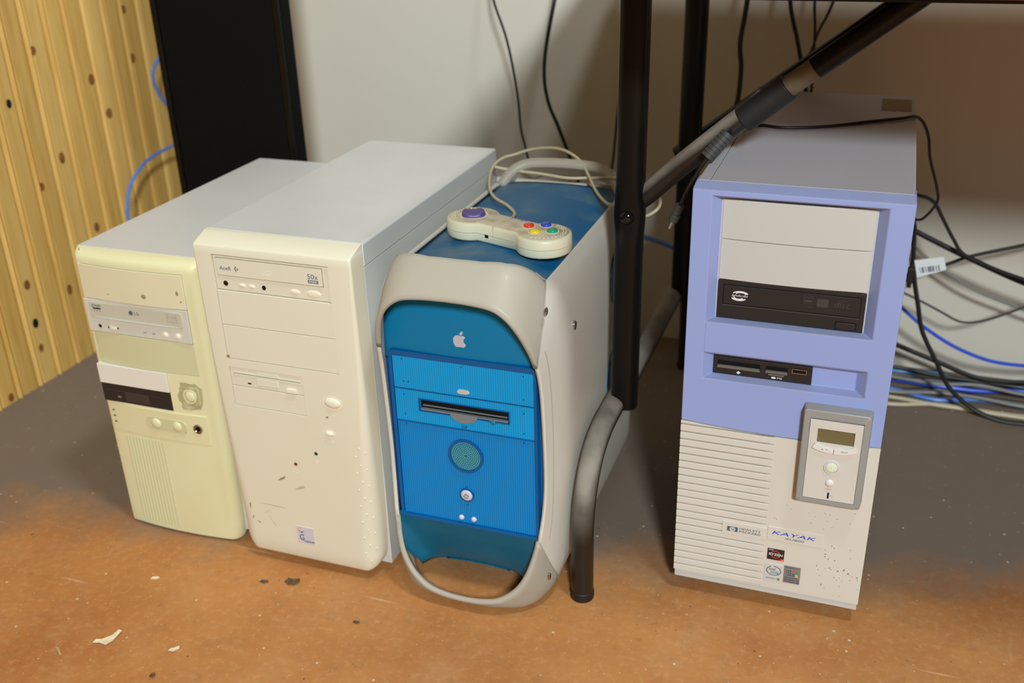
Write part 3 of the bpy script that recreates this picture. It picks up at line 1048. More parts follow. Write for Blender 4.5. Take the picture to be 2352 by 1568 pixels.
# floppy drive in its bay
bm = B()
box(bm, 0.0253, 0.1245, 0.0012, 0.009, 0.2568, 0.2814)
fd = obj('floppy_drive', bm, M['ac_drive'], ac, AO, bevel=0.0005)
bm = B()
prism(bm, [(0.0292, 0.2706), (0.0292, 0.2758), (0.0605, 0.2758), (0.0630, 0.2790), (0.0905, 0.2790), (0.0930, 0.2758), (0.1225, 0.2758), (0.1225, 0.2706)], 0.0006, 0.003)
obj('slot_surround', bm, M['ac_pale'], fd, AO, bevel=0.0003)
bm = B()
box(bm, 0.0302, 0.1215, 0.0003, 0.002, 0.2735, 0.2742)
obj('slot', bm, M['scuff'], fd, AO)
bm = B()
box(bm, 0.0605, 0.0905, 0.0003, 0.003, 0.2612, 0.2704)
obj('slot_flap', bm, M['ac_pale'], fd, AO, bevel=0.0006)
bm = B()
box(bm, 0.1018, 0.1142, -0.0014, 0.003, 0.2583, 0.2634)
obj('eject_button', bm, M['ac_btn'], fd, AO, bevel=0.0005)
bm = B()
box(bm, 0.0478, 0.0525, 0.0009, 0.003, 0.2609, 0.2626)
obj('activity_light', bm, M['dark'], fd, AO)
bm = B()
box(bm, 0.0253, 0.1245, 0.0010, 0.008, 0.2302, 0.2560)
obj('bay_cover', bm, M['ac_cover'], ac, AO, bevel=0.0006)
for nm, bx, bz, rx, rz in (('power_button', 0.1617, 0.2536, 0.0112, 0.0072), ('reset_button', 0.1528, 0.2111, 0.0062, 0.0042)):
    bm = B()
    ring(bm, bx, bz, -0.0003, 0.002, rx + 0.0018, rz + 0.0016, 0.0018)
    dome(bm, bx, bz, 0.0003, rx - 0.0002, rz - 0.0002, 0.0034)
    obj(nm, bm, M['ac_btn'], ac, AO)
for bx, bz, mm in ((0.1306, 0.1792, 'led_green'), (0.0999, 0.1588, 'led_amber')):
    bm = B()
    dome(bm, bx, bz, 0.0, 0.0025, 0.0024, 0.0006, n=16)
    obj('indicator_light', bm, M[mm], ac, AO)
bm = B()
ring(bm, 0.1616, 0.2386, -0.0002, 0.0005, 0.0027, 0.0027, 0.0006, 16)
box(bm, 0.1613, 0.1619, -0.0002, 0.0005, 0.2378, 0.2394)
for kx in (0.1495, 0.1525, 0.1555):
    ring(bm, kx, 0.2000, -0.0002, 0.0005, 0.0016, 0.0018, 0.0005, 12)
ring(bm, 0.0993, 0.1487, -0.0002, 0.0005, 0.0026, 0.0026, 0.0006, 14)
ring(bm, 0.1303, 0.1680, -0.0002, 0.0005, 0.0018, 0.0024, 0.0005, 12)
obj('moulded_icons', bm, M['ac_btn'], ac, AO)
# small badge
bm = B()
box(bm, 0.0872, 0.1130, -0.0004, 0.0004, 0.0403, 0.0660)
bd = obj('badge', bm, M['stick_cream'], ac, AO)
bm = B()
box(bm, 0.0884, 0.1127, -0.0005, 0.0002, 0.0408, 0.0655)
obj('badge_face', bm, M['stick_lilac'], bd, AO)
bm = B()
text_bm(bm, 'G', 0.0915, 0.0980, 0.0452, 0.0540, -0.0006)
text_bm(bm, 'REMIUM', 0.0985, 0.1118, 0.0428, 0.0456, -0.0006)
prism(bm, [(0.0905, 0.0598), (0.0950, 0.0575), (0.1000, 0.0602), (0.0952, 0.0560)], -0.0007, 0)
obj('lettering', bm, M['ink_dark'], bd, AO, smooth=False, recalc=False)
bm = B()
for i in range(10):
    a = PI * (0.35 + 0.75 * i / 10)
    a2 = PI * (0.35 + 0.75 * (i + 1) / 10)
    c = (0.0945, 0.0602)
    prism(bm, [(c[0] + 0.0042 * math.cos(a), c[1] + 0.0042 * math.sin(a)), (c[0] + 0.0036 * math.cos(a), c[1] + 0.0036 * math.sin(a)),
               (c[0] + 0.0036 * math.cos(a2), c[1] + 0.0036 * math.sin(a2)), (c[0] + 0.0042 * math.cos(a2), c[1] + 0.0042 * math.sin(a2))], -0.0006, 0)
obj('badge_ring', bm, M['ink_orange'], bd, AO)
# dimples down the rounded corner
bm = B()
for i in range(8):
    z = 0.197 - i * 0.0235
    for (dx, dz) in ((0.0, 0.0), (-0.0060, -0.012), (0.0065, -0.006)):
        xx = 0.1905 + dx - 0.00 * i
        zz = z + dz
        if zz < 0.028:
            continue
        r = 0.019 + (0.022 - 0.019) * max(0, min(1, (0.1 - zz) / 0.06)) if zz < 0.10 else 0.010 + (0.019 - 0.010) * (0.2295 - zz) / 0.13
        xr = W - 0.0008 - (0.001 if zz < 0.1 else 0.0005)
        e = xx - (xr - r)
        y_ = 0.0 if e <= 0 else r - math.sqrt(max(r * r - e * e, 0))
        dome(bm, xx, zz, y_ + 0.0003, 0.0012, 0.0019, 0.0009, n=10, rings=3)
obj('moulded_dots', bm, M['ac_btn'], ac, AO, kind='stuff')
# scuffs
bm = B()
def smear(x, z, ln, w, ang):
    pts = []
    for i in range(14):
        a = 2 * PI * i / 14
        u, v = ln * math.cos(a), w * math.sin(a) * (1.0 + 0.5 * math.cos(a))
        pts.append((x + u * math.cos(ang) - v * math.sin(ang), z + u * math.sin(ang) + v * math.cos(ang)))
    prism(bm, pts, -0.00015, 0.0003)
smear(0.0765, 0.1332, 0.0070, 0.0014, 0.55)
obj('scuff', bm, M['scuff'], ac, AO)
bm = B()
smear(0.1015, 0.1245, 0.0085, 0.0017, 0.42)
smear(0.0560, 0.0900, 0.0200, 0.0007, -0.02)
smear(0.0540, 0.0650, 0.0100, 0.0004, -1.0)
smear(0.0470, 0.0780, 0.0060, 0.0004, 0.6)
obj('scuff', bm, M['scuff_soft'], ac, AO)
bm = B()
smear(0.0262, 0.2955, 0.0022, 0.0015, 0.2)
smear(0.0235, 0.083, 0.0050, 0.0008, 1.5)
smear(0.0255, 0.066, 0.0035, 0.0006, 1.2)
smear(0.0330, 0.0600, 0.0030, 0.0006, -0.5)
smear(0.1520, 0.2330, 0.0018, 0.0012, 0.3)
obj('stain', bm, M['rust'], ac, AO)
bm = B()
for fx, fy_ in ((0.03, 0.06), (W - 0.03, 0.06), (0.03, D - 0.04), (W - 0.03, D - 0.04)):
    cyl(bm, (fx, fy_, 0.0), (fx, fy_, 0.0122), 0.011, 14)
obj('feet', bm, M['sleeve'], ac, AO)

# ------------------------------------------------------------------ blue and white tower with handles
MX, MY, MD = -0.4065, 0.885, 0.467
mac = thing('tower_computer', (MX, MY + MD / 2, 0.0), 'blue and frosted white tower computer with arched carrying handles, game controller on top', 'computer', 'computers standing on the floor')
QO = (0, -MD / 2, 0)
LIP = [(0, .408), (.03, .4070), (.056, .4025), (.0755, .387), (.0880, .362), (.0945, .332), (.097, .29), (.0975, .2), (.0965, .15), (.092, .105), (.083, .068), (.068, .042), (.045, .025), (.02, .0185), (0, .017)]
BODY = [(0, .450), (.03, .449), (.056, .445), (.076, .4335), (.0900, .4135), (.1015, .395), (.1078, .36), (.1105, .3), (.1105, .13), (.109, .07), (.104, .035), (.093, .016), (.075, .006), (.04, .0015), (0, .0005)]
YLIP = [0, 0, 0, .002, .010, .021, .030, .036, .034, .025, .013, .006, .001, 0, 0]
YB = [.035, .036, .041, .052, .068, .021, .030, .036, .034, .025, .060, .060, .040, .024, .020]
TD = [.060, .060, .060, .060, .060, .060, .060, .060, .060, .060, .055, .045, .032, .024, .022]
SUB = 5
def dense(vals):
    return [Vector(v) for v in crom([(v if isinstance(v, tuple) else (v, 0)) + (0,) for v in vals], SUB)]
dL, dB, dYL, dYB = dense(LIP), dense(BODY), dense(YLIP), [None] * (14 * SUB + 1)
def ybv(i):
    f = i / SUB
    k = min(int(f), 13)
    u = f - k
    v = YB[k] * (1 - u) + YB[k + 1] * u
    return max(v, dYL[i].x)
I4, I5, I11, I95 = 4 * SUB, 5 * SUB, 11 * SUB, int(9.0 * SUB)
def mac_pt(i, y, sgn, rear=False):
    yl = dYL[i].x
    f = i / SUB
    k = min(int(f), 13)
    t = min(max((y - yl) / (TD[k] + (TD[k + 1] - TD[k]) * (f - k)), 0), 1)
    e = math.sin(t * PI / 2)
    p = dL[i].lerp(dB[i], e)
    if rear and i < I5:
        p.y += 0.013 * (1 - e) * (1 - (i / I5) ** 2)
    return (sgn * p.x, (MD - y) if rear else y, p.y)
I4, I5, I11, I95 = 4 * SUB, 5 * SUB, 11 * SUB, int(9.0 * SUB)
def handle_bm(i0, i1, rear):
    bm = B()
    nv = 10
    cols = []
    idx = [(i, -1) for i in range(i1, i0, -1)] + [(i, 1) for i in range(i0, i1 + 1)] if i0 == 0 else [(i, -1) for i in range(i0, i1)] + [(i, 1) for i in range(i1, i0 - 1, -1)]
    for (i, s) in idx:
        yl, yb = dYL[i].x, ybv(i)
        cols.append([bm.verts.new(mac_pt(i, yl + (yb - yl) * k / nv, s, rear)) for k in range(nv + 1)])
    for a, b in zip(cols, cols[1:]):
        for k in range(nv):
            try:
                bm.faces.new((a[k], b[k], b[k + 1], a[k + 1]))
            except ValueError:
                pass
    bmesh.ops.remove_doubles(bm, verts=bm.verts, dist=1e-5)
    return bm
def solid(o, th):
    m = o.modifiers.new('solidify', 'SOLIDIFY')
    m.thickness = th
    m.offset = -1
    return o
def outward(bm):
    bmesh.ops.recalc_face_normals(bm, faces=bm.faces)
    c = Vector((0, MD / 2, 0.22))
    s = sum((f.calc_center_median() - c).dot(f.normal) for f in bm.faces)
    if s < 0:
        bmesh.ops.reverse_faces(bm, faces=bm.faces)
for nm, i0, i1, rear in (('top_handle', 0, I5, False), ('top_handle', 0, I5, True), ('bottom_handle', I95, 14 * SUB, False), ('bottom_handle', I95, 14 * SUB, True)):
    bm = handle_bm(i0, i1, rear)
    outward(bm)
    solid(obj(nm, bm, M['mac_white'], mac, QO, recalc=False, angle=60), 0.0125 if (rear and i0 == 0) else 0.0055)
for s in (-1, 1):
    bm = B()
    nv = 26
    cols = []
    for i in range(I4, I11 + 1):
        y0 = ybv(i) + 0.0006
        col = []
        for k in range(nv + 1):
            u = k / nv
            u = 0.5 - 0.5 * math.cos(PI * u)
            y = y0 + (MD / 2 - y0) * u
            col.append(y)
        pts = [mac_pt(i, y, s) for y in col] + [mac_pt(i, y, s, True) for y in reversed(col[:-1])]
        cols.append([bm.verts.new(p) for p in pts])
    for a, b in zip(cols, cols[1:]):
        for k in range(len(a) - 1):
            bm.faces.new((a[k], b[k], b[k + 1], a[k + 1]))
    outward(bm)
    sp_ = solid(obj('side_panel', bm, M['mac_rib'], mac, QO, recalc=False, angle=60), 0.0045)
    if s == 1:
        side_r = sp_
# bright seam bead along the front opening of each side
for s in (-1, 1):
    bm = B()
    tube(bm, [mac_pt(i, dYL[i].x + 0.0130, s) for i in range(I5 + 1, I95, 2)], 0.0008, n=6, sub=2)
    obj('seam_bead', bm, M['mac_white'], mac, QO)
for s in (-1, 1):
    bm = B()
    tube(bm, [mac_pt(i, ybv(i), s) for i in range(I4 - 3, I5 + 1)], 0.0007, n=6, sub=2)
    tube(bm, [mac_pt(i, ybv(i), s) for i in range(I95, I95 + 6)], 0.0006, n=6, sub=2)
    obj('handle_seam', bm, M['mac_white'], mac, QO, kind='stuff')
# screws and emblems on the right side
bm = B()
def xdisc(x, y, z, ry, rz, h, n=22):
    b2 = B()
    dome(b2, 0, 0, 0, ry, rz, h, n=n, rings=3, base=0.001)
    for v in b2.verts:
        v.co = Vector((x - v.co.y, y + v.co.x, z + v.co.z))
    return b2
obj('screw', xdisc(0.1103, 0.108, 0.347, 0.0045, 0.0055, 0.0012), M['chrome'], mac, QO)
obj('screw', xdisc(0.1006, 0.036, 0.393, 0.0038, 0.0045, 0.0012), M['chrome'], mac, QO)
obj('screw', xdisc(0.1010, 0.034, 0.052, 0.0038, 0.0045, 0.0012), M['chrome'], mac, QO)
obj('side_emblem', xdisc(0.1100, 0.296, 0.331, 0.036, 0.036, 0.0025, 32), M['mac_side_blue'], side_r, QO)
b2 = B()
text_bm(b2, 'G3', 0.0, 0.10, 0.0, 0.075, 0.0)
for v in b2.verts:
    v.co = Vector((0.1110 - v.co.y * 6, 0.247 + v.co.x, 0.165 + v.co.z))
obj('side_lettering', b2, M['mac_side_blue'], side_r, QO, smooth=False, recalc=False)
# inner floor of the frosted shoulders, blue top
def top_z(u):
    return 0.4192 - 0.0130 * u * u
def top_sheet(hw, y0, y1, dz, r=0.0, dip=0.0):
    bm = B()
    nx, ny = 24, 30
    rows = []
    for j in range(ny + 1):
        y = y0 + (y1 - y0) * j / ny
        h = hw
        if r and y < y0 + r:
            h = hw - r + math.sqrt(max(r * r - (r - (y - y0)) ** 2, 0))
        row = []
        for i in range(nx + 1):
            u = -1 + 2 * i / nx
            yy = y - (dip * (1 - u * u) * (j / ny) ** 3)
            row.append(bm.verts.new((u * h, yy, top_z(u * h / 0.0885) + dz)))
        rows.append(row)
    for a_, b_ in zip(rows, rows[1:]):
        for i in range(nx):
            bm.faces.new((a_[i], a_[i + 1], b_[i + 1], b_[i]))
    bmesh.ops.recalc_face_normals(bm, faces=bm.faces)
    if sum(f.normal.z for f in bm.faces) < 0:
        bmesh.ops.reverse_faces(bm, faces=bm.faces)
    return bm
solid(obj('top_shoulder', top_sheet(0.0905, 0.060, 0.420, -0.0022, dip=0.022), M['mac_rib'], mac, QO, recalc=False, angle=70), 0.003)
solid(obj('top_plate', top_sheet(0.0890, 0.066, 0.424, 0.0, 0.036, 0.026), M['mac_top'], mac, QO, recalc=False, angle=70), 0.0016)

# blue front panel: one curved sheet inside the ring
def ring_hw(z):
    best = 0.0
    for i in range(len(dL) - 1):
        a, b = dL[i], dL[i + 1]
        if (a.y - z) * (b.y - z) <= 0 and abs(a.y - b.y) > 1e-9:
            u = (z - a.y) / (b.y - a.y)
            best = max(best, a.x + (b.x - a.x) * u)
    return best
def front_y(z):
    K = [(0.018, .066), (0.03, .058), (0.05, .050), (0.075, .0445), (0.10, .0415), (0.2, .0415), (0.33, .0415), (0.37, .045), (0.41, .052), (0.45, .06)]
    for (a, ya), (b, yb) in zip(K, K[1:]):
        if z <= b:
            u = max(0, (z - a) / (b - a))
            return ya + (yb - ya) * u
    return K[-1][1]
def sheet(z0, z1, nz, hwf, dy=0.0, nx=20, edge=None, bulge=0.004, wrap=0.0):
    bm = B()
    rows = []
    for j in range(nz + 1):
        z = z0 + (z1 - z0) * j / nz
        hw = hwf(z)
        row = []
        for i in range(nx + 1):
            u = -1 + 2 * i / nx
            zz = z + (edge(u) if (edge and j == 0) else 0)
            row.append(bm.verts.new((u * hw, front_y(zz) + dy - bulge * (1 - u * u) - wrap * abs(u) ** 7 * min(max((0.105 - z) / 0.045, 0), 1), zz)))
        rows.append(row)
    for a, b in zip(rows, rows[1:]):
        for i in range(nx):
            bm.faces.new((a[i], a[i + 1], b[i + 1], b[i]))
    return bm
def face_down(bm):
    bmesh.ops.recalc_face_normals(bm, faces=bm.faces)
    if sum(f.normal.y for f in bm.faces) > 0:
        bmesh.ops.reverse_faces(bm, faces=bm.faces)
hwf = lambda z: max(ring_hw(min(max(z, 0.035), 0.40)) + 0.002, 0.03) if z < 0.40 else 0.085
bm = sheet(0.310, 0.418, 24, lambda z: min(0.0970, ring_hw(min(z, 0.355)) + 0.0045) - max(0, z - 0.36) * 0.34)
face_down(bm)
up_ = solid(obj('upper_front', bm, M['mac_blue'], mac, QO, recalc=False, angle=70), 0.002)
bm = sheet(0.098, 0.312, 6, lambda z: 0.0965, dy=0.002, bulge=0.0)
face_down(bm)
solid(obj('middle_front', bm, M['mac_frame'], mac, QO, recalc=False, angle=70), 0.002)
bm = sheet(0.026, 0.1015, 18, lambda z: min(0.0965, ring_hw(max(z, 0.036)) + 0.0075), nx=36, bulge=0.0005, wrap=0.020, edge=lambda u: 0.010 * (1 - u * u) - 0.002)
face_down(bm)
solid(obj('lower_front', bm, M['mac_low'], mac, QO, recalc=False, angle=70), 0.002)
# raised clear frame round the drive doors
yf = 0.0350
bm = B()
P1, P2 = rrect(-0.0895, 0.0890, 0.0990, 0.3245, 0.006), rrect(-0.0850, 0.0848, 0.1030, 0.3172, 0.003)
a = [bm.verts.new((p[0], yf + 0.004, p[1])) for p in P1]
b = [bm.verts.new((p[0] * 0.988, yf, p[1] * 0.994 + 0.0013)) for p in P1]
c = [bm.verts.new((p[0], yf + 0.0005, p[1])) for p in P2]
d = [bm.verts.new((p[0], yf + 0.006, p[1])) for p in P2]
for u, v in ((a, b), (b, c), (c, d)):
    for i in range(len(u)):
        j = (i + 1) % len(u)
        bm.faces.new((u[i], u[j], v[j], v[i]))
obj('door_frame', bm, M['mac_frame'], mac, QO)
NR = 62
def ribbed(x0, x1, z0, z1, y, th=0.004, hole=None):
    bm = B()
    def strip(xa, xb, za, zb):
        w = 0.169 / NR
        n = max(2, int(round((xb - xa) / w * 4)))
        F0, F1 = [], []
        for i in range(n + 1):
            x = xa + (xb - xa) * i / n
            yy = y - 0.00035 * math.cos(2 * PI * (x - x0) / w)
            F0.append(bm.verts.new((x, yy, za)))
            F1.append(bm.verts.new((x, yy, zb)))
        k0 = [bm.verts.new((xa, y + th, za)), bm.verts.new((xb, y + th, za))]
        k1 = [bm.verts.new((xa, y + th, zb)), bm.verts.new((xb, y + th, zb))]
        for i in range(n):
            bm.faces.new((F0[i], F0[i + 1], F1[i + 1], F1[i]))
        bm.faces.new(F0[::-1] + k0)
        bm.faces.new(F1 + k1[::-1])
        bm.faces.new((F0[0], F1[0], k1[0], k0[0]))
        bm.faces.new((F0[-1], k0[1], k1[1], F1[-1]))
    if hole:
        hx0, hx1, hz0, hz1 = hole
        strip(x0, hx0, z0, z1)
        strip(hx1, x1, z0, z1)
        strip(hx0, hx1, z0, hz0)
        strip(hx0, hx1, hz1, z1)
    else:
        strip(x0, x1, z0, z1)
    return bm
yp = 0.0382
d1 = obj('optical_drive_door', ribbed(-0.0845, 0.0845, 0.2762, 0.3165, yp - 0.0012), M['mac_door'], mac, QO, angle=60)
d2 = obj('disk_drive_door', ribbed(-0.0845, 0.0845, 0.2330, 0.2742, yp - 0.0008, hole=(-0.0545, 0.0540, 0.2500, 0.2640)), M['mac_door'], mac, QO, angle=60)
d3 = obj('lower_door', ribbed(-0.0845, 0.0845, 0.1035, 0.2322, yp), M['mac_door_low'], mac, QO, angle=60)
bm = B()
tube(bm, [(-0.0865, yp - 0.001, 0.2752), (0.0865, yp - 0.001, 0.2752)], 0.0008, n=8, sub=1)
tube(bm, [(-0.0865, yp - 0.001, 0.2326), (0.0875, yp - 0.001, 0.2326)], 0.0009, n=8, sub=1)
obj('door_seam', bm, M['mac_frame'], mac, QO)
bm = B()
prism(bm, ell(-0.0030, 0.2823, 0.0032, 0.0029, 12, PI / 2, 1.5 * PI) + ell(0.0026, 0.2823, 0.0062, 0.0029, 12, -PI / 2, PI / 2), yp - 0.0032, yp)
obj('eject_button', bm, M['clear'], d1, QO, bevel=0.0008)
# slot of the disk drive
bm = B()
box(bm, -0.0550, 0.0545, yp + 0.0030, yp + 0.0045, 0.2495, 0.2645)
box(bm, -0.0550, 0.0545, yp - 0.0008, yp + 0.004, 0.2636, 0.2645)
obj('slot_back', bm, M['dark'], d2, QO)
bm = B()
frame(bm, -0.0560, 0.0555, 0.2486, 0.2654, 0.0014, yp - 0.0018, yp + 0.003)
obj('slot_surround', bm, M['mac_frame'], d2, QO, bevel=0.0004)
bm = B()
box(bm, -0.0535, 0.0530, yp - 0.0012, yp + 0.0035, 0.2502, 0.2520)
box(bm, -0.0520, 0.0515, yp + 0.0015, yp + 0.0035, 0.2548, 0.2560)
obj('slot_lip', bm, M['zip_grey'], d2, QO, bevel=0.0004)
bm = B()
prism(bm, [(-0.0170, 0.2528), (0.0170, 0.2528)] + [(0.0170 * math.cos(PI * i / 14), 0.2522 - 0.0108 * math.sin(PI * i / 14)) for i in range(0, 15)][0:], yp - 0.0022, yp)
obj('thumb_notch', bm, M['zip_grey'], d2, QO, bevel=0.0004)
bm = B()
dome(bm, 0.0352, 0.2480, yp - 0.0006, 0.0042, 0.0032, 0.0018)
obj('eject_button', bm, M['mac_side_blue'], d2, QO)
bm = B()
text_bm(bm, 'ZIP', -0.0040, 0.0036, 0.2346, 0.2384, yp - 0.0013)
obj('lettering', bm, M['mac_frame'], d2, QO, smooth=False, recalc=False)
# speaker
sx_, sz_ = -0.0005, 0.1975
bm = B()
ring(bm, sx_, sz_, yp - 0.0022, yp + 0.001, 0.0218, 0.0222, 0.0030, 40)
sp = obj('speaker', bm, M['mac_frame'], mac, QO)
bm = B()
prism(bm, ell(sx_, sz_, 0.0190, 0.0194, 36), yp - 0.0006, yp + 0.001)
obj('speaker_mesh', bm, M['speaker'], sp, QO)
bm = B()
for rr, n in ((0.0028, 8), (0.0052, 14), (0.0076, 20), (0.0100, 26), (0.0124, 32), (0.0148, 38), (0.0172, 44)):
    for i in range(n):
        a = 2 * PI * i / n + rr * 40
        dome(bm, sx_ + rr * math.cos(a), sz_ + rr * math.sin(a), yp - 0.0006, 0.00075, 0.00075, 0.0007, n=6, rings=2)
obj('grille_beads', bm, M['speaker_dot'], sp, QO, kind='stuff')
bm = B()
ring(bm, -0.0018, 0.1437, yp - 0.0016, yp + 0.001, 0.0092, 0.0092, 0.0020, 30)
pw = obj('button_well', bm, M['mac_frame'], mac, QO)
bm = B()
dome(bm, -0.0018, 0.1437, yp - 0.0016, 0.0072, 0.0072, 0.0014, n=28, base=0.002)
pb = obj('power_button', bm, M['mac_btn'], mac, QO)
bm = B()
for i in range(14):
    a, a2 = PI / 2 + 0.5 + (2 * PI - 1.0) * i / 14, PI / 2 + 0.5 + (2 * PI - 1.0) * (i + 1) / 14
    prism(bm, [(-0.0018 + r_ * math.cos(t_), 0.1434 + r_ * math.sin(t_)) for (r_, t_) in ((0.0029, a), (0.0029, a2), (0.0023, a2), (0.0023, a))], yp - 0.0033, yp - 0.002)
box(bm, -0.0021, -0.0015, yp - 0.0033, yp - 0.002, 0.1434, 0.1472)
obj('power_icon', bm, M['ink_dark'], pb, QO)
for bx in (-0.0102, 0.0056):
    bm = B()
    dome(bm, bx, 0.1105, yp - 0.0004, 0.0035, 0.0035, 0.0030)
    obj('reset_button', bm, M['mac_btn'], mac, QO)
bm = B()
for (px_, pz_) in ((-0.073, 0.3132), (0.0, 0.3130), (0.0728, 0.3122), (-0.0732, 0.2848), (-0.0668, 0.2848), (0.0726, 0.2835), (-0.0735, 0.2677), (-0.0737, 0.2421), (0.0722, 0.2657), (0.0719, 0.2403), (0.0719, 0.228), (-0.0735, 0.229), (-0.0015, 0.1555), (-0.0015, 0.1300)):
    prism(bm, ell(px_, pz_, 0.0009, 0.0009, 8), yp - 0.0018, yp - 0.001)
obj('pin_holes', bm, M['mac_frame'], mac, QO)
# fruit emblem with a bite and a leaf
bm = B()
cx, cz, s_ = -0.0008, 0.3438, 0.0083
out = []
def bez(p0, p1, p2, p3, n=8):
    for i in range(n):
        t = i / n
        q = 1 - t
        out.append((q ** 3 * p0[0] + 3 * q * q * t * p1[0] + 3 * q * t * t * p2[0] + t ** 3 * p3[0],
                    q ** 3 * p0[1] + 3 * q * q * t * p1[1] + 3 * q * t * t * p2[1] + t ** 3 * p3[1]))
bez((0.0, 0.72), (-0.25, 0.95), (-1.0, 0.85), (-0.95, 0.0))
bez((-0.95, 0.0), (-0.92, -0.55), (-0.6, -0.98), (-0.38, -0.98))
bez((-0.38, -0.98), (-0.2, -0.98), (-0.15, -0.86), (0.0, -0.86))
bez((0.0, -0.86), (0.15, -0.86), (0.2, -0.98), (0.38, -0.98))
bez((0.38, -0.98), (0.6, -0.95), (0.82, -0.6), (0.88, -0.42))
bez((0.88, -0.42), (0.42, -0.22), (0.42, 0.35), (0.80, 0.52))
bez((0.80, 0.52), (0.62, 0.80), (0.25, 0.88), (0.0, 0.72))
ay_ = lambda z: front_y(z) - 0.004 - 0.0006
prism(bm, [(cx + s_ * a, cz + s_ * b) for a, b in out], ay_(cz), ay_(cz) + 0.002)
leaf = []
for i in range(9):
    t = i / 8
    leaf.append((0.02 + 0.42 * t - 0.20 * math.sin(PI * t) * 0.9, 0.86 + 0.56 * t + 0.12 * math.sin(PI * t)))
for i in range(1, 8):
    t = 1 - i / 8
    leaf.append((0.02 + 0.42 * t + 0.20 * math.sin(PI * t) * 0.9, 0.86 + 0.56 * t - 0.12 * math.sin(PI * t)))
prism(bm, [(cx + s_ * a, cz + s_ * b) for a, b in leaf], ay_(cz), ay_(cz) + 0.0025)
obj('emblem', bm, M['silver'], mac, QO, bevel=0.0003)
bm = B()
box(bm, -0.100, 0.100, 0.425, 0.430, 0.03, 0.412)
obj('rear_panel', bm, M['mac_rib'], mac, QO)
bm = B()
box(bm, -0.084, 0.084, 0.085, 0.425, 0.034, 0.039)
obj('bottom_plate', bm, M['dark'], mac, QO)

# ------------------------------------------------------------------ right tower (lavender blue and pale grey)
W, D = 0.2145, 0.467
hp = thing('tower_computer', (-0.1748 + W / 2, 1.0046 + D / 2, 0.0), 'tall tower computer with lavender-blue upper front, slatted pale lower front and grey control module', 'computer', 'computers standing on the floor')
HO = (-W / 2, -D / 2, 0)
S0 = 0.0150
bm = B()
prism(bm, [(S0 + 0.0004, 0.025), (S0 + 0.0004, 0.5172), (W - 0.0035, 0.5172), (W - 0.0018, 0.5155), (W - 0.0018, 0.025)], 0.0125, D, 'y')
top = obj('cover', bm, M['hp_metal'], hp, HO, bevel=0.0006)
bm = B()
prism(bm, [(0.0018, 0.025), (0.0018, 0.5155), (0.0035, 0.5172), (S0 - 0.0004, 0.5172), (S0 - 0.0004, 0.025)], 0.0125, D, 'y')
obj('side_panel', bm, M['hp_metal'], hp, HO, bevel=0.0006)
bm = B()
box(bm, 0.170, 0.2065, 0.372, 0.445, 0.5170, 0.5175)
obj('old_sticker', bm, M['sticker_old'], top, HO)
# blue upper bezel
def split_z(x):
    u = (x - 0.107) / 0.107
    return 0.2362 + 0.0045 * u * u
bm = B()
gx = [0.0, 0.0204, 0.045, 0.070, 0.095, 0.1195, 0.145, 0.168, 0.1913, W]
gz = [None, 0.2968, 0.3282, 0.3650, 0.5047, 0.5105]
V = {}
for i, x in enumerate(gx):
    for j, z in enumerate(gz):
        V[(i, j)] = bm.verts.new((x, 0.0, split_z(x) if z is None else z))
for i in range(len(gx) - 1):
    for j in range(len(gz) - 1):
        if 1 <= i < len(gx) - 2 and j in (1, 3):
            continue
        bm.faces.new((V[(i, j)], V[(i + 1, j)], V[(i + 1, j + 1)], V[(i, j + 1)]))
def funnel(j, ix0, ix1, iz0, iz1, dep, back):
    n0, n1 = 1, len(gx) - 2
    inner = {}
    x_out0, x_out1 = gx[n0], gx[n1]
    for i in range(n0, n1 + 1):
        u = (gx[i] - x_out0) / (x_out1 - x_out0)
        xi = ix0 + (ix1 - ix0) * u
        inner[(i, 0)] = bm.verts.new((xi, dep, iz0))
        inner[(i, 1)] = bm.verts.new((xi, dep, iz1))
    for i in range(n0, n1):
        bm.faces.new((V[(i, j)], inner[(i, 0)], inner[(i + 1, 0)], V[(i + 1, j)]))
        bm.faces.new((V[(i, j + 1)], V[(i + 1, j + 1)], inner[(i + 1, 1)], inner[(i, 1)]))
        if back:
            bm.faces.new((inner[(i, 0)], inner[(i, 1)], inner[(i + 1, 1)], inner[(i + 1, 0)]))
    bm.faces.new((V[(n0, j)], V[(n0, j + 1)], inner[(n0, 1)], inner[(n0, 0)]))
    bm.faces.new((V[(n1, j)], inner[(n1, 0)], inner[(n1, 1)], V[(n1, j + 1)]))
    if not back:
        bm.faces.new([inner[(i, 0)] for i in range(n0, n1 + 1)] + [inner[(i, 1)] for i in range(n1, n0 - 1, -1)])
funnel(3, 0.0296, 0.1806, 0.3668, 0.4995, 0.0140, False)
funnel(1, 0.0304, 0.1808, 0.2998, 0.3215, 0.0120, True)
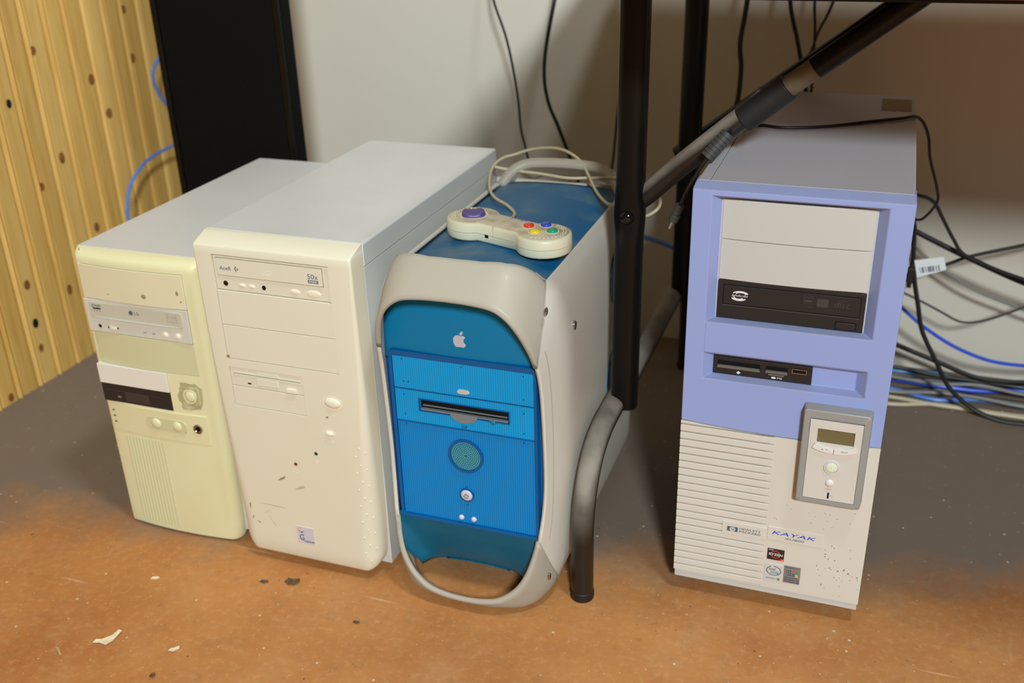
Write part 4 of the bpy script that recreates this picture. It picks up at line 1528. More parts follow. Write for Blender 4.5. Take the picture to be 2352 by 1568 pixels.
# outer sides, slanted top, underside, back
nb = len(gx) - 1
bl = [bm.verts.new((0.0, 0.030, z if z else split_z(0))) for z in gz]
brr = [bm.verts.new((W, 0.030, z if z else split_z(W))) for z in gz]
for j in range(len(gz) - 1):
    bm.faces.new((V[(0, j + 1)], V[(0, j)], bl[j], bl[j + 1]))
    bm.faces.new((V[(nb, j)], V[(nb, j + 1)], brr[j + 1], brr[j]))
tb = [bm.verts.new((0.0012, 0.0125, 0.5168)), bm.verts.new((W - 0.0012, 0.0125, 0.5168)), bm.verts.new((W - 0.0012, 0.0300, 0.5168)), bm.verts.new((0.0012, 0.0300, 0.5168))]
bm.faces.new([V[(i, 5)] for i in range(nb + 1)] + [tb[1], tb[0]])
bm.faces.new((V[(0, 5)], tb[0], tb[3], bl[5]))
bm.faces.new((V[(nb, 5)], brr[5], tb[2], tb[1]))
bm.faces.new(tb)
bm.faces.new([bl[5], tb[3], tb[2], brr[5]])
bm.faces.new([V[(i, 0)] for i in range(nb, -1, -1)] + [bl[0], brr[0]])
obj('upper_bezel', bm, M['hp_blue'], hp, HO, bevel=0.0012, angle=25)
bm = B()
box(bm, 0.0210, 0.1908, -0.0005, 0.003, 0.3290, 0.3643)
obj('blank_panel', bm, M['hp_blue'], hp, HO, bevel=0.0008)
bowf = lambda d: (lambda x, z: 0.0115 - d * (1 - ((x - 0.1051) / 0.0755) ** 2))
for z0, z1 in ((0.4562, 0.4992), (0.4112, 0.4556)):
    bm = B()
    slab(bm, 0.0302, 0.1802, z0, z1, bowf(0.0035), 0.004, 18)
    obj('bay_cover', bm, M['hp_cover'], hp, HO, bevel=0.0007)
# optical drive
yd = 0.0100
bm = B()
box(bm, 0.0304, 0.1804, yd, 0.0138, 0.3672, 0.4106)
dv = obj('optical_drive', bm, M['hp_black'], hp, HO, bevel=0.0006)
bm = B()
frame(bm, 0.0360, 0.1760, 0.3836, 0.4062, 0.0006, yd - 0.0002, yd + 0.001)
obj('tray_gap', bm, M['dark'], dv, HO)
bm = B()
box(bm, 0.0367, 0.1754, yd - 0.0010, yd + 0.001, 0.3843, 0.4055)
obj('tray_door', bm, M['hp_black'], dv, HO, bevel=0.0006)
bm = B()
box(bm, 0.0360, 0.1760, yd - 0.0009, yd + 0.001, 0.3822, 0.3834)
obj('tray_lip', bm, M['ink_dgrey'], dv, HO)
bm = B()
frame(bm, 0.1526, 0.1737, 0.3688, 0.3776, 0.0006, yd - 0.0002, yd + 0.001)
obj('button_gap', bm, M['dark'], dv, HO)
bm = B()
prism(bm, rrect(0.1533, 0.1730, 0.3695, 0.3769, 0.0015, 3), yd - 0.0014, yd + 0.001)
obj('eject_button', bm, M['floppy_black'], dv, HO, bevel=0.0006)
yt = yd - 0.0011
bm = B()
text_bm(bm, 'lightScribe', 0.0455, 0.0622, 0.3930, 0.3960, yt, 0.3)
def crescent(cx, cz, R, r2, dz, a0, a1, n=14):
    A = [(cx + R * math.cos(a0 + (a1 - a0) * i / n), cz + R * 0.42 * math.sin(a0 + (a1 - a0) * i / n)) for i in range(n + 1)]
    C = [(cx + r2 * math.cos(a0 + (a1 - a0) * i / n), cz + dz + r2 * 0.42 * math.sin(a0 + (a1 - a0) * i / n)) for i in range(n + 1)]
    prism(bm, A + C[::-1], yt - 0.0001, yt + 0.0003)
crescent(0.0545, 0.3968, 0.0082, 0.0072, -0.0006, 0.15, 2.9)
crescent(0.0550, 0.3966, 0.0062, 0.0050, -0.0006, 0.1, 2.8)
crescent(0.0530, 0.3922, 0.0078, 0.0066, 0.0007, PI + 0.15, 2 * PI - 0.3)
crescent(0.0526, 0.3924, 0.0056, 0.0040, 0.0007, PI + 0.1, 2 * PI - 0.3)
obj('logo', bm, M['ink_white'], dv, HO, smooth=False, recalc=False)
bm = B()
text_bm(bm, 'DVD', 0.1185, 0.1290, 0.3995, 0.4028, yt, 0.2)
prism(bm, ell(0.1237, 0.3972, 0.0050, 0.0012, 16), yt - 0.0001, yt + 0.0003)
text_bm(bm, 'MULTI', 0.1190, 0.1285, 0.3935, 0.3952, yt)
box(bm, 0.1190, 0.1285, yt - 0.0001, yt + 0.0003, 0.3905, 0.3910)
prism(bm, rrect(0.1325, 0.1440, 0.3918, 0.4010, 0.001, 2), yt - 0.0001, yt + 0.0003)
text_bm(bm, 'disc', 0.1500, 0.1655, 0.3935, 0.4000, yt, 0.2)
text_bm(bm, 'COMPACT', 0.1510, 0.1645, 0.4008, 0.4022, yt)
obj('lettering', bm, M['ink_dgrey'], dv, HO, smooth=False, recalc=False)
# card reader
yc = 0.0095
bm = B()
box(bm, 0.0306, 0.1358, yc, 0.0125, 0.3001, 0.3212)
cr_ = obj('card_reader', bm, M['hp_black'], hp, HO, bevel=0.0006)
bm = B()
for (x0, x1, z0, z1) in ((0.0352, 0.0812, 0.3118, 0.3168), (0.0872, 0.1105, 0.3120, 0.3168), (0.1145, 0.1305, 0.3118, 0.3178)):
    box(bm, x0, x1, yc - 0.0002, yc + 0.0005, z0, z1)
obj('card_slot', bm, M['dark'], cr_, HO)
bm = B()
prism(bm, [(0.0350, 0.3085), (0.0360, 0.3118), (0.0805, 0.3118), (0.0815, 0.3085)], yc - 0.0022, yc)
prism(bm, [(0.0868, 0.3092), (0.0876, 0.3122), (0.1098, 0.3122), (0.1106, 0.3092)], yc - 0.0022, yc)
prism(bm, [(0.0905, 0.3062), (0.0905, 0.3078), (0.1075, 0.3078), (0.1065, 0.3062)], yc - 0.0014, yc)
obj('card_lip', bm, M['hp_slot'], cr_, HO)
bm = B()
frame(bm, 0.1148, 0.1302, 0.3118, 0.3172, 0.0007, yc - 0.0008, yc)
obj('port_rim', bm, M['chrome'], cr_, HO)
bm = B()
prism(bm, [(0.0562, 0.3040), (0.0585, 0.3060), (0.0608, 0.3040), (0.0585, 0.3020)], yc - 0.0003, yc)
prism(bm, ell(0.0962, 0.3033, 0.0026, 0.0012, 12), yc - 0.0003, yc)
text_bm(bm, 'MS', 0.1000, 0.1050, 0.3022, 0.3044, yc - 0.0001)
obj('lettering', bm, M['ink_white'], cr_, HO, smooth=False, recalc=False)
# pale lower bezel: right half plain, left half slatted
bm = B()
Z0 = 0.0310
gx2 = [0.104, 0.1195, 0.145, 0.168, 0.1913, W]
Fv = [(bm.verts.new((x, 0, Z0)), bm.verts.new((x, 0, split_z(x) - 0.0006))) for x in gx2]
Kv = [(bm.verts.new((x, 0.030, Z0)), bm.verts.new((x, 0.030, split_z(x) - 0.0006))) for x in gx2]
for i in range(len(gx2) - 1):
    bm.faces.new((Fv[i][0], Fv[i + 1][0], Fv[i + 1][1], Fv[i][1]))
    bm.faces.new((Fv[i][1], Fv[i + 1][1], Kv[i + 1][1], Kv[i][1]))
    bm.faces.new((Fv[i + 1][0], Fv[i][0], Kv[i][0], Kv[i + 1][0]))
bm.faces.new((Fv[-1][0], Kv[-1][0], Kv[-1][1], Fv[-1][1]))
# ramp where the slots run out into the face, and the floor of the slots
r0 = [bm.verts.new((0.094, 0.006, Z0)), bm.verts.new((0.094, 0.006, split_z(0.094) - 0.0006))]
bm.faces.new((r0[0], Fv[0][0], Fv[0][1], r0[1]))
r1 = [bm.verts.new((0.0, 0.006, Z0)), bm.verts.new((0.0, 0.006, split_z(0.0) - 0.0006))]
bm.faces.new((r1[0], r0[0], r0[1], r1[1]))
r2 = [bm.verts.new((0.0, 0.030, Z0)), bm.verts.new((0.0, 0.030, split_z(0.0) - 0.0006))]
bm.faces.new((r2[0], r1[0], r1[1], r2[1]))
low = obj('lower_bezel', bm, M['hp_lower'], hp, HO, angle=15)
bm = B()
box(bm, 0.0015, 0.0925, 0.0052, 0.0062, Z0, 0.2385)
obj('slot_shade', bm, M['slot_shade'], low, HO)
P_ = 0.00972
base_me = None
for i in range(22):
    zt = 0.2340 - P_ * (i - 1)
    zb = zt - P_ + 0.0019
    if i == 0:
        zt, zb = 0.2392, 0.2340 + 0.0019
    if zb < Z0:
        zb = Z0
    bm = B()
    xl, xr = 0.0, 0.1045
    prof = []
    n = 10
    rows = []
    for (z, y) in ((zb, 0.0062), (zb, 0.0004), (zb + 0.0005, 0.0), (zt - 0.0005, 0.0), (zt, 0.0004), (zt, 0.0062)):
        row = []
        for k in range(n + 1):
            x = xl + (xr - xl) * k / n
            zz = z
            if i == 0:
                zz = min(z, split_z(x) - 0.0006)
            row.append(bm.verts.new((x, y - 0.00012, zz)))
        rows.append(row)
    for a, b in zip(rows, rows[1:]):
        for k in range(n):
            bm.faces.new((a[k], a[k + 1], b[k + 1], b[k]))
    bm.faces.new([r[0] for r in rows])
    bm.faces.new([r[n] for r in reversed(rows)])
    obj('slat', bm, M['hp_lower'], low, HO, angle=30)
bm = B()
box(bm, 0.0010, W - 0.0010, 0.0012, 0.03, 0.0215, 0.0306)
obj('base_strip', bm, M['hp_cover'], hp, HO, bevel=0.0008)
bm = B()
for fx, fy_ in ((0.03, 0.06), (W - 0.03, 0.06), (0.03, D - 0.04), (W - 0.03, D - 0.04)):
    cyl(bm, (fx, fy_, 0.0), (fx, fy_, 0.0252), 0.012, 14)
obj('feet', bm, M['sleeve'], hp, HO)
# control module
bm = B()
x0, x1, z0, z1 = 0.1328, 0.2020, 0.1670, 0.2840
ym = -0.014
def loop(ix, y, top=0.0):
    pts = rrect(x0 + ix, x1 - ix, z0 + ix, z1 - ix, 0.003, 3)
    return [bm.verts.new((p[0], y - top * (1 - ((p[0] - 0.1674) / 0.035) ** 2) * (1 if p[1] > 0.22 else 0), p[1])) for p in pts]
Ls = [loop(-0.0010, 0.001), loop(-0.0004, -0.0035), loop(0.0006, ym + 0.0008), loop(0.0016, ym)]
for u, v in zip(Ls, Ls[1:]):
    for i in range(len(u)):
        j = (i + 1) % len(u)
        bm.faces.new((u[i], u[j], v[j], v[i]))
inner = [bm.verts.new((p[0], ym, p[1])) for p in rrect(0.1402, 0.1950, 0.1735, 0.2740, 0.0006, 3)]
u = Ls[-1]
for i in range(len(u)):
    j = (i + 1) % len(u)
    bm.faces.new((u[i], u[j], inner[j], inner[i]))
deep = [bm.verts.new((v.co.x, ym + 0.003, v.co.z)) for v in inner]
for i in range(len(u)):
    j = (i + 1) % len(u)
    bm.faces.new((inner[i], inner[j], deep[j], deep[i]))
bm.faces.new(deep)
md_ = obj('control_module', bm, M['hp_frame'], hp, HO, angle=30)
yp = ym + 0.0006
# inner pale panel with a sunk display window
bm = B()
ax = [0.1406, 0.1486, 0.1870, 0.1946]
az = [0.1740, 0.2445, 0.2632, 0.2736]
G = {(i, j): bm.verts.new((ax[i], yp - (0.0022 if (j >= 2) else 0.0) * 1.0, az[j])) for i in range(4) for j in range(4)}
for i in range(3):
    for j in range(3):
        if (i, j) == (1, 1):
            continue
        bm.faces.new((G[(i, j)], G[(i + 1, j)], G[(i + 1, j + 1)], G[(i, j + 1)]))
wn = {}
for i in (1, 2):
    for j in (1, 2):
        wn[(i, j)] = bm.verts.new((ax[i] + (0.0008 if i == 1 else -0.0008), yp + 0.0022, az[j] + (0.0008 if j == 1 else -0.0008)))
for a, b in (((1, 1), (2, 1)), ((2, 1), (2, 2)), ((2, 2), (1, 2)), ((1, 2), (1, 1))):
    bm.faces.new((G[a], G[b], wn[b], wn[a]))
bm.faces.new((wn[(1, 1)], wn[(2, 1)], wn[(2, 2)], wn[(1, 2)]))
obj('panel', bm, M['hp_panel'], md_, HO, angle=20)
bm = B()
box(bm, 0.1493, 0.1863, yp + 0.0010, yp + 0.0020, 0.2454, 0.2624)
obj('display', bm, M['lcd'], md_, HO)
for (xa, xb) in ((0.1445, 0.1671), (0.1676, 0.1912)):
    bm = B()
    n = 8
    up_ = [(xa + (xb - xa) * i / n) for i in range(n + 1)]
    arc = lambda x: 0.0052 * ((x - 0.1674) / 0.0235) ** 2
    A_ = [(x, 0.2338 + arc(x)) for x in up_]
    C_ = [(x * 0.86 + 0.1674 * 0.14, 0.2402 + arc(x) * 0.9) for x in up_]
    prism(bm, A_ + C_[::-1], yp - 0.0024, yp)
    obj('key', bm, M['hp_key'], md_, HO, bevel=0.0004)
bm = B()
prism(bm, [(0.1545, 0.2378), (0.1560, 0.2402), (0.1568, 0.2378)], yp - 0.0026, yp - 0.0022)
prism(bm, [(0.1592, 0.2398), (0.1614, 0.2394), (0.1602, 0.2372)], yp - 0.0026, yp - 0.0022)
prism(bm, [(0.1745, 0.2385), (0.1768, 0.2398), (0.1768, 0.2389), (0.1808, 0.2389), (0.1808, 0.2400), (0.1815, 0.2400), (0.1815, 0.2381), (0.1768, 0.2381), (0.1768, 0.2372)], yp - 0.0026, yp - 0.0022)
obj('key_marks', bm, M['ink_soft'], md_, HO)
bm = B()
ring(bm, 0.1674, 0.2163, yp - 0.0016, yp + 0.001, 0.0080, 0.0080, 0.0016, 30)
obj('button_ring', bm, M['hp_panel'], md_, HO)
bm = B()
dome(bm, 0.1674, 0.2163, yp - 0.0012, 0.0062, 0.0062, 0.0010, n=26)
obj('power_button', bm, M['hp_key'], md_, HO)
bm = B()
prism(bm, rrect(0.1667, 0.1682, 0.2138, 0.2190, 0.0005, 2), yp - 0.0027, yp - 0.001)
obj('power_light', bm, M['led_lit'], md_, HO)
bm = B()
dome(bm, 0.1674, 0.1964, yp - 0.0003, 0.0047, 0.0047, 0.0022, n=22)
obj('reset_button', bm, M['hp_key'], md_, HO)
bm = B()
text_bm(bm, 'RESET', 0.1645, 0.1705, 0.1875, 0.1890, yp - 0.0001)
ring(bm, 0.1712, 0.1800, yp - 0.0002, yp, 0.0012, 0.0016, 0.0003, 12)
obj('lettering', bm, M['ink_soft'], md_, HO, smooth=False, recalc=False)
bm = B()
box(bm, 0.1664, 0.1682, yp - 0.0004, yp, 0.1765, 0.1838)
obj('indicator_light', bm, M['dark'], md_, HO)
# name plates and stickers on the lower front
bm = B()
box(bm, 0.0545, 0.1058, -0.0009, 0.002, 0.0982, 0.1145)
p1 = obj('name_plate', bm, M['hp_lower'], hp, HO, bevel=0.0004)
bm = B()
prism(bm, rrect(0.0604, 0.0727, 0.1020, 0.1085, 0.0004, 2), -0.0011, -0.0008)
for it in (('HEWLETT', 0.0744, 0.0988, 0.1060, 0.1088), ('PACKARD', 0.0746, 0.0990, 0.1022, 0.1050)):
    text_bm(bm, *it, -0.0010)
obj('lettering', bm, M['ink_teal'], p1, HO, smooth=False, recalc=False)
bm = B()
prism(bm, ell(0.0666, 0.1052, 0.0034, 0.0030, 20), -0.0013, -0.0010)
obj('logo_disc', bm, M['hp_lower'], p1, HO)
bm = B()
text_bm(bm, 'hp', 0.0646, 0.0688, 0.1028, 0.1078, -0.0013, 0.3)
obj('logo', bm, M['ink_teal'], p1, HO, smooth=False, recalc=False)
bm = B()
box(bm, 0.1064, 0.1674, -0.0009, 0.002, 0.1000, 0.1180)
p2 = obj('name_plate', bm, M['hp_lower'], hp, HO, bevel=0.0004)
lettering(p2, [('KAYAK', 0.1115, 0.1605, 0.1085, 0.1130, -0.0010, 0.25)], M['ink_royal'], HO)
lettering(p2, [('XU800', 0.1262, 0.1478, 0.1035, 0.1062, -0.0010)], M['ink_grey'], HO)
bm = B()
box(bm, 0.1085, 0.1276, -0.0006, 0.0003, 0.0722, 0.0875)
s1 = obj('sticker', bm, M['stick_black'], hp, HO)
bm = B()
ring(bm, 0.1180, 0.0800, -0.0008, -0.0004, 0.0056, 0.0052, 0.0010, 28)
prism(bm, [(0.1276, 0.0722), (0.1205, 0.0722), (0.1235, 0.0745), (0.1276, 0.0752)], -0.0008, -0.0004)
obj('red_marks', bm, M['stick_red'], s1, HO)
lettering(s1, [('RYZEN', 0.1105, 0.1258, 0.0785, 0.0816, -0.0009), ('AMD', 0.1094, 0.1150, 0.0855, 0.0868, -0.0009), ('7', 0.1252, 0.1268, 0.0726, 0.0743, -0.0010)], M['ink_white'], HO)
bm = B()
prism(bm, rrect(0.1072, 0.1280, 0.0420, 0.0655, 0.001, 2), -0.0006, 0.0003)
s2 = obj('sticker', bm, M['stick_pearl'], hp, HO)
bm = B()
for i in range(26):
    a, a2 = 2.0 + 5.9 * i / 26, 2.0 + 5.9 * (i + 1) / 26
    q = lambda r, t: (0.1176 + 0.0086 * r * math.cos(t), 0.0568 + 0.0068 * r * math.sin(t))
    prism(bm, [q(1, a), q(1, a2), q(0.88, a2), q(0.88, a)], -0.0008, -0.0004)
text_bm(bm, 'intel', 0.1120, 0.1195, 0.0570, 0.0610, -0.0007, 0.15)
text_bm(bm, 'inside', 0.1140, 0.1232, 0.0528, 0.0568, -0.0007, 0.15)
text_bm(bm, 'pentium', 0.1095, 0.1205, 0.0445, 0.0468, -0.0007)
obj('lettering', bm, M['ink_teal'], s2, HO, smooth=False, recalc=False)
bm = B()
prism(bm, rrect(0.1222, 0.1252, 0.0440, 0.0472, 0.0006, 2), -0.0008, -0.0004)
obj('green_mark', bm, M['win_g'], s2, HO)
bm = B()
box(bm, 0.1290, 0.1478, -0.0006, 0.0003, 0.0432, 0.0672)
s3 = obj('sticker', bm, M['stick_silver'], hp, HO)
for (i, j, mm) in ((0, 1, 'win_r'), (1, 1, 'win_g'), (0, 0, 'win_b'), (1, 0, 'win_y')):
    bm = B()
    fx0, fz0 = 0.1385 + i * 0.0036 - 0.0018 * 0, 0.0535 + j * 0.0046 - i * 0.0006
    prism(bm, [(fx0, fz0), (fx0 + 0.0032, fz0 - 0.0004), (fx0 + 0.0032, fz0 + 0.0036), (fx0, fz0 + 0.0041)], -0.0008, -0.0004)
    obj('flag_pane', bm, M[mm], s3, HO)
bm = B()
for r_ in range(3):
    for k_ in range(3):
        box(bm, 0.1318 + k_ * 0.0021, 0.1318 + k_ * 0.0021 + 0.0014 * (0.5 + 0.25 * k_), -0.0008, -0.0004, 0.0540 + r_ * 0.0030, 0.0540 + r_ * 0.0030 + 0.0014)
text_bm(bm, 'Designed for', 0.1305, 0.1440, 0.0644, 0.0660, -0.0007)
text_bm(bm, 'Microsoft', 0.1305, 0.1450, 0.0502, 0.0518, -0.0007)
text_bm(bm, 'Windows NT', 0.1300, 0.1468, 0.0472, 0.0492, -0.0007)
text_bm(bm, 'Windows 98', 0.1300, 0.1468, 0.0444, 0.0464, -0.0007)
obj('lettering', bm, M['ink_dark'], s3, HO, smooth=False, recalc=False)
bm = B()
rnd = random.Random(5)
for i in range(46):
    px_, pz_ = 0.186 + rnd.gauss(0, 0.012), 0.068 + rnd.gauss(0, 0.016)
    if px_ < W - 0.002 and 0.034 < pz_ < 0.12:
        r_ = 0.0003 + 0.0006 * rnd.random()
        prism(bm, ell(px_, pz_, r_, r_ * (0.6 + rnd.random()), 6), -0.00015, 0.0002)
for i in range(16):
    px_, pz_ = 0.11 + 0.09 * rnd.random(), 0.125 + 0.03 * rnd.random()
    prism(bm, ell(px_, pz_, 0.0006, 0.0004, 6), -0.00015, 0.0002)
obj('dirt_specks', bm, M['rust'], hp, HO, kind='stuff')
# ------------------------------------------------------------------ game controller on the blue top
ctr = thing('game_controller', (-0.393, 1.046, 0.4186), 'cream game controller with purple pad and four coloured buttons lying on the blue computer', 'game controller')
axis = Vector((-0.3495, 1.0345)) - Vector((-0.444, 1.068))
ang = math.atan2(axis.y, axis.x)
ctr.rotation_euler = (0, 0, ang)
H = axis.length / 2 + 0.002
def dogbone(R, w, n=18):
    """two lobes joined by a bar; u along, v across"""
    pts = []
    vj = w
    a = math.acos(min(1, vj / R)) if vj < R else 0
    aj = math.asin(vj / R)
    for i in range(n + 1):
        t = -(PI - aj) + 2 * (PI - aj) * i / n
        pts.append((H + R * math.cos(t), R * math.sin(t)))
    for i in range(n + 1):
        t = aj + 2 * (PI - aj) * i / n
        pts.append((-H + R * math.cos(t), R * math.sin(t)))
    return pts
def pad(levels, m, name):
    bm = B()
    prev = None
    for (z, R, w) in levels:
        cur = [bm.verts.new((u, v, z)) for u, v in dogbone(R, w)]
        if prev:
            for i in range(len(cur)):
                j = (i + 1) % len(cur)
                bm.faces.new((prev[i], prev[j], cur[j], cur[i]))
        else:
            bm.faces.new(list(reversed(cur)))
        prev = cur
    bm.faces.new(prev)
    return obj(name, bm, m, ctr, angle=50)
RL = 0.0325
pad([(0.0, RL - 0.004, 0.0185), (0.0010, RL - 0.0016, 0.0205), (0.003, RL - 0.0004, 0.0217), (0.0105, RL, 0.0220)], M['pad_low'], 'lower_shell')
pad([(0.0110, RL, 0.0220), (0.0190, RL - 0.0002, 0.0218), (0.0212, RL - 0.0012, 0.0208), (0.0222, RL - 0.003, 0.0190)], M['pad'], 'upper_shell')
pad([(0.0222, RL - 0.0032, 0.0188), (0.0226, RL - 0.0042, 0.0178)], M['pad_top'], 'face_plate')
bm = B()
zt = 0.0226
rows = []
n = 40
for (rr, z) in ((1.0, zt - 0.0005), (1.0, zt + 0.0020), (0.92, zt + 0.0036), (0.6, zt + 0.0038), (0.0, zt + 0.0026)):
    row = []
    for i in range(n):
        t = 2 * PI * i / n
        R = 0.0145 * (1 - 0.13 * math.cos(4 * t) ** 2 * 0 + 0.06 * math.cos(4 * t)) * rr
        zz = z + (0.0007 * math.cos(4 * t) if rr > 0.5 and z > zt + 0.001 else 0)
        row.append(bm.verts.new((-H + R * math.cos(t), R * math.sin(t), zz)))
    rows.append(row)
for a, b in zip(rows, rows[1:]):
    for i in range(n):
        j = (i + 1) % n
        bm.faces.new((a[i], a[j], b[j], b[i]))
bmesh.ops.remove_doubles(bm, verts=bm.verts, dist=1e-6)
obj('direction_pad', bm, M['purple'], ctr)
bm = B()
def flat_ring(bm, u, v, z, R, w, n=30):
    A = [[bm.verts.new((u + r_ * math.cos(2 * PI * i / n), v + r_ * math.sin(2 * PI * i / n), zz)) for i in range(n)] for (r_, zz) in ((R, z - 0.0005), (R, z + 0.0003), (R - w, z + 0.0003), (R - w, z - 0.0005))]
    for a, b in zip(A, A[1:]):
        for i in range(n):
            j = (i + 1) % n
            bm.faces.new((a[i], a[j], b[j], b[i]))
flat_ring(bm, -H, 0, zt, 0.0178, 0.0028)
obj('pad_rim', bm, M['pad'], ctr)
def world_uv(x, y):
    d = Vector((x, y)) - Vector((ctr.location.x, ctr.location.y))
    return (d.x * math.cos(ang) + d.y * math.sin(ang), -d.x * math.sin(ang) + d.y * math.cos(ang))
for (wx, wy, mm) in ((-0.365, 1.0395, 'b_red'), (-0.347, 1.0475, 'b_blue'), (-0.352, 1.0225, 'b_yellow'), (-0.334, 1.0300, 'b_green')):
    u, v = world_uv(wx, wy)
    bm = B()
    tube(bm, [(u, v, zt - 0.001), (u, v, zt + 0.002)], 0.0061, n=20, sub=1, caps=False)
    b2 = B()
    dome(b2, 0, 0, 0, 0.0061, 0.0061, 0.0020, n=20, rings=4)
    for f in b2.faces:
        bm.faces.new([bm.verts.new((u + q.co.x, v + q.co.z, zt + 0.002 - q.co.y)) for q in f.verts])
    b2.free()
    bmesh.ops.remove_doubles(bm, verts=bm.verts, dist=1e-6)
    obj('button', bm, M[mm], ctr)
    bm = B()
    flat_ring(bm, u, v, zt, 0.0078, 0.0019, 22)
    obj('button_rim', bm, M['pad'], ctr)
bm = B()
for s, a0_, a1_ in ((1, -1.5, 1.5), (-1, PI - 1.7, PI + 1.2)):
    for rr in (0.0225, 0.0255):
        for i in range(16):
            t = a0_ + (a1_ - a0_) * i / 15
            b2 = B()
            dome(b2, 0, 0, 0, 0.0009, 0.0009, 0.0007, n=6, rings=2)
            for f in b2.faces:
                bm.faces.new([bm.verts.new((s * H + rr * math.cos(t) + q.co.x, rr * math.sin(t) + q.co.z, zt - q.co.y)) for q in f.verts])
            b2.free()
obj('grip_dots', bm, M['pad'], ctr, kind='stuff')
bm = B()
b2 = B()
text_bm(b2, 'SUPER', -0.008, 0.016, 0.0, 0.0028, 0.0)
for v in b2.verts:
    v.co = Vector((v.co.x, 0.0150 + v.co.z, zt - v.co.y + 0.0001))
obj('lettering', b2, M['purple'], ctr, smooth=False, recalc=False)
bm.free()
bm = B()
box(bm, -0.0165, -0.0115, -0.0223, -0.019, 0.0075, 0.0112)
obj('side_switch', bm, M['dark'], ctr)
bm = B()
box(bm, -0.0045, -0.0041, -0.0222, 0.018, 0.0112, 0.0228)
obj('shell_seam', bm, M['scuff_soft'], ctr)
# its cord is part of the controller
cp = [(-0.398, 1.064, 0.4310), (-0.410, 1.098, 0.4255), (-0.418, 1.138, 0.4205), (-0.440, 1.169, 0.4205), (-0.467, 1.196, 0.4205), (-0.490, 1.238, 0.4215), (-0.505, 1.288, 0.4300), (-0.502, 1.318, 0.4370), (-0.486, 1.332, 0.4410),
      (-0.461, 1.346, 0.4470), (-0.424, 1.345, 0.4495), (-0.391, 1.330, 0.4400), (-0.366, 1.292, 0.4290), (-0.343, 1.249, 0.4210), (-0.315, 1.198, 0.4235), (-0.300, 1.184, 0.4270), (-0.282, 1.176, 0.4250), (-0.266, 1.190, 0.4140),
      (-0.252, 1.200, 0.4205), (-0.2485, 1.202, 0.432), (-0.256, 1.205, 0.441), (-0.280, 1.220, 0.442), (-0.303, 1.255, 0.436), (-0.330, 1.294, 0.4285), (-0.368, 1.300, 0.4240), (-0.398, 1.296, 0.4230), (-0.439, 1.303, 0.4240), (-0.479, 1.305, 0.4255), (-0.505, 1.300, 0.430)]
bm = B()
im = ctr.matrix_world
Mi = (Matrix.Translation(ctr.location) @ Matrix.Rotation(ang, 4, 'Z')).inverted()
tube(bm, [Mi @ Vector(p) for p in cp], 0.0021, n=10, sub=6)
obj('cord', bm, M['cable_cream'], ctr)

# ------------------------------------------------------------------ loose cables
def cable(name, pts, r, m, label, cat='cable', group=None, sub=6):
    if pts[-1][0] >= 260 and group == 'cables behind the lavender computer':     # they run on along the wall, out of view
        p = pts[-1]
        pts = list(pts) + [(p[0] + 500, p[1], p[2])]
    bm = B()
    tube(bm, [tuple(c / 1000.0 for c in p) for p in pts], r, n=9, sub=sub)
    o = obj(name, bm, M[m])
    return tag(o, label, cat, group)
G1 = 'black cables hanging down the back wall'
cable('hanging_cable', [(-650, 1690, 760), (-640, 1660, 660), (-630, 1640, 613), (-607, 1630, 558), (-596, 1630, 510), (-587, 1630, 452), (-583, 1630, 401), (-575, 1630, 367), (-566, 1640, 300), (-560, 1660, 180), (-540, 1690, 60), (-500, 1695, 5)], 0.0021, 'cable_black', 'leftmost thin black cable hanging against the pale wall above the cream computer', 'cable', G1)
cable('hanging_cable', [(-505, 1690, 760), (-510, 1650, 680), (-517, 1620, 617), (-531, 1615, 543), (-534, 1612, 494), (-527, 1612, 452), (-512, 1612, 417), (-499, 1612, 385), (-482, 1612, 341), (-468, 1620, 280), (-450, 1650, 150), (-420, 1690, 30), (-380, 1695, 5)], 0.0031, 'cable_black', 'thicker black cable hanging behind the middle of the arched rear handle', 'cable', G1)
cable('hanging_cable', [(-408, 1690, 760), (-414, 1672, 611), (-420, 1672, 544), (-418, 1672, 481), (-424, 1672, 430), (-430, 1672, 355), (-437, 1672, 280), (-430, 1680, 120), (-400, 1690, 20)], 0.0022, 'cable_black', 'black cable hanging just left of the front desk post', 'cable', G1)
cable('hanging_cable', [(-215, 1690, 760), (-217, 1640, 619), (-223, 1635, 555), (-219, 1635, 516), (-221, 1635, 466), (-232, 1635, 420), (-240, 1650, 300), (-235, 1680, 120), (-215, 1690, 10)], 0.0040, 'cable_black', 'thick black cable hanging just right of the rear desk post', 'cable', G1)
cable('hanging_cable', [(-170, 1700, 720), (-156, 1655, 618), (-139, 1655, 555), (-120, 1655, 482), (-110, 1655, 430), (-100, 1660, 250), (-90, 1690, 30)], 0.0033, 'cable_black', 'black cable slanting down behind the desk brace towards the lavender computer', 'cable', G1)
cable('hanging_cable', [(-124, 1700, 720), (-121, 1675, 616), (-116, 1675, 565), (-113, 1675, 478), (-112, 1675, 440), (-120, 1680, 240), (-130, 1690, 20)], 0.0022, 'cable_black', 'straight thin black cable hanging behind the upper brace', 'cable', G1)
cable('hanging_cable', [(-70, 1700, 720), (-93, 1662, 614), (-110, 1662, 570), (-118, 1662, 541), (-131, 1662, 521), (-150, 1668, 480), (-190, 1680, 380), (-210, 1690, 200)], 0.0021, 'cable_black', 'thin black cable crossing another as it leans left above the brace', 'cable', G1)
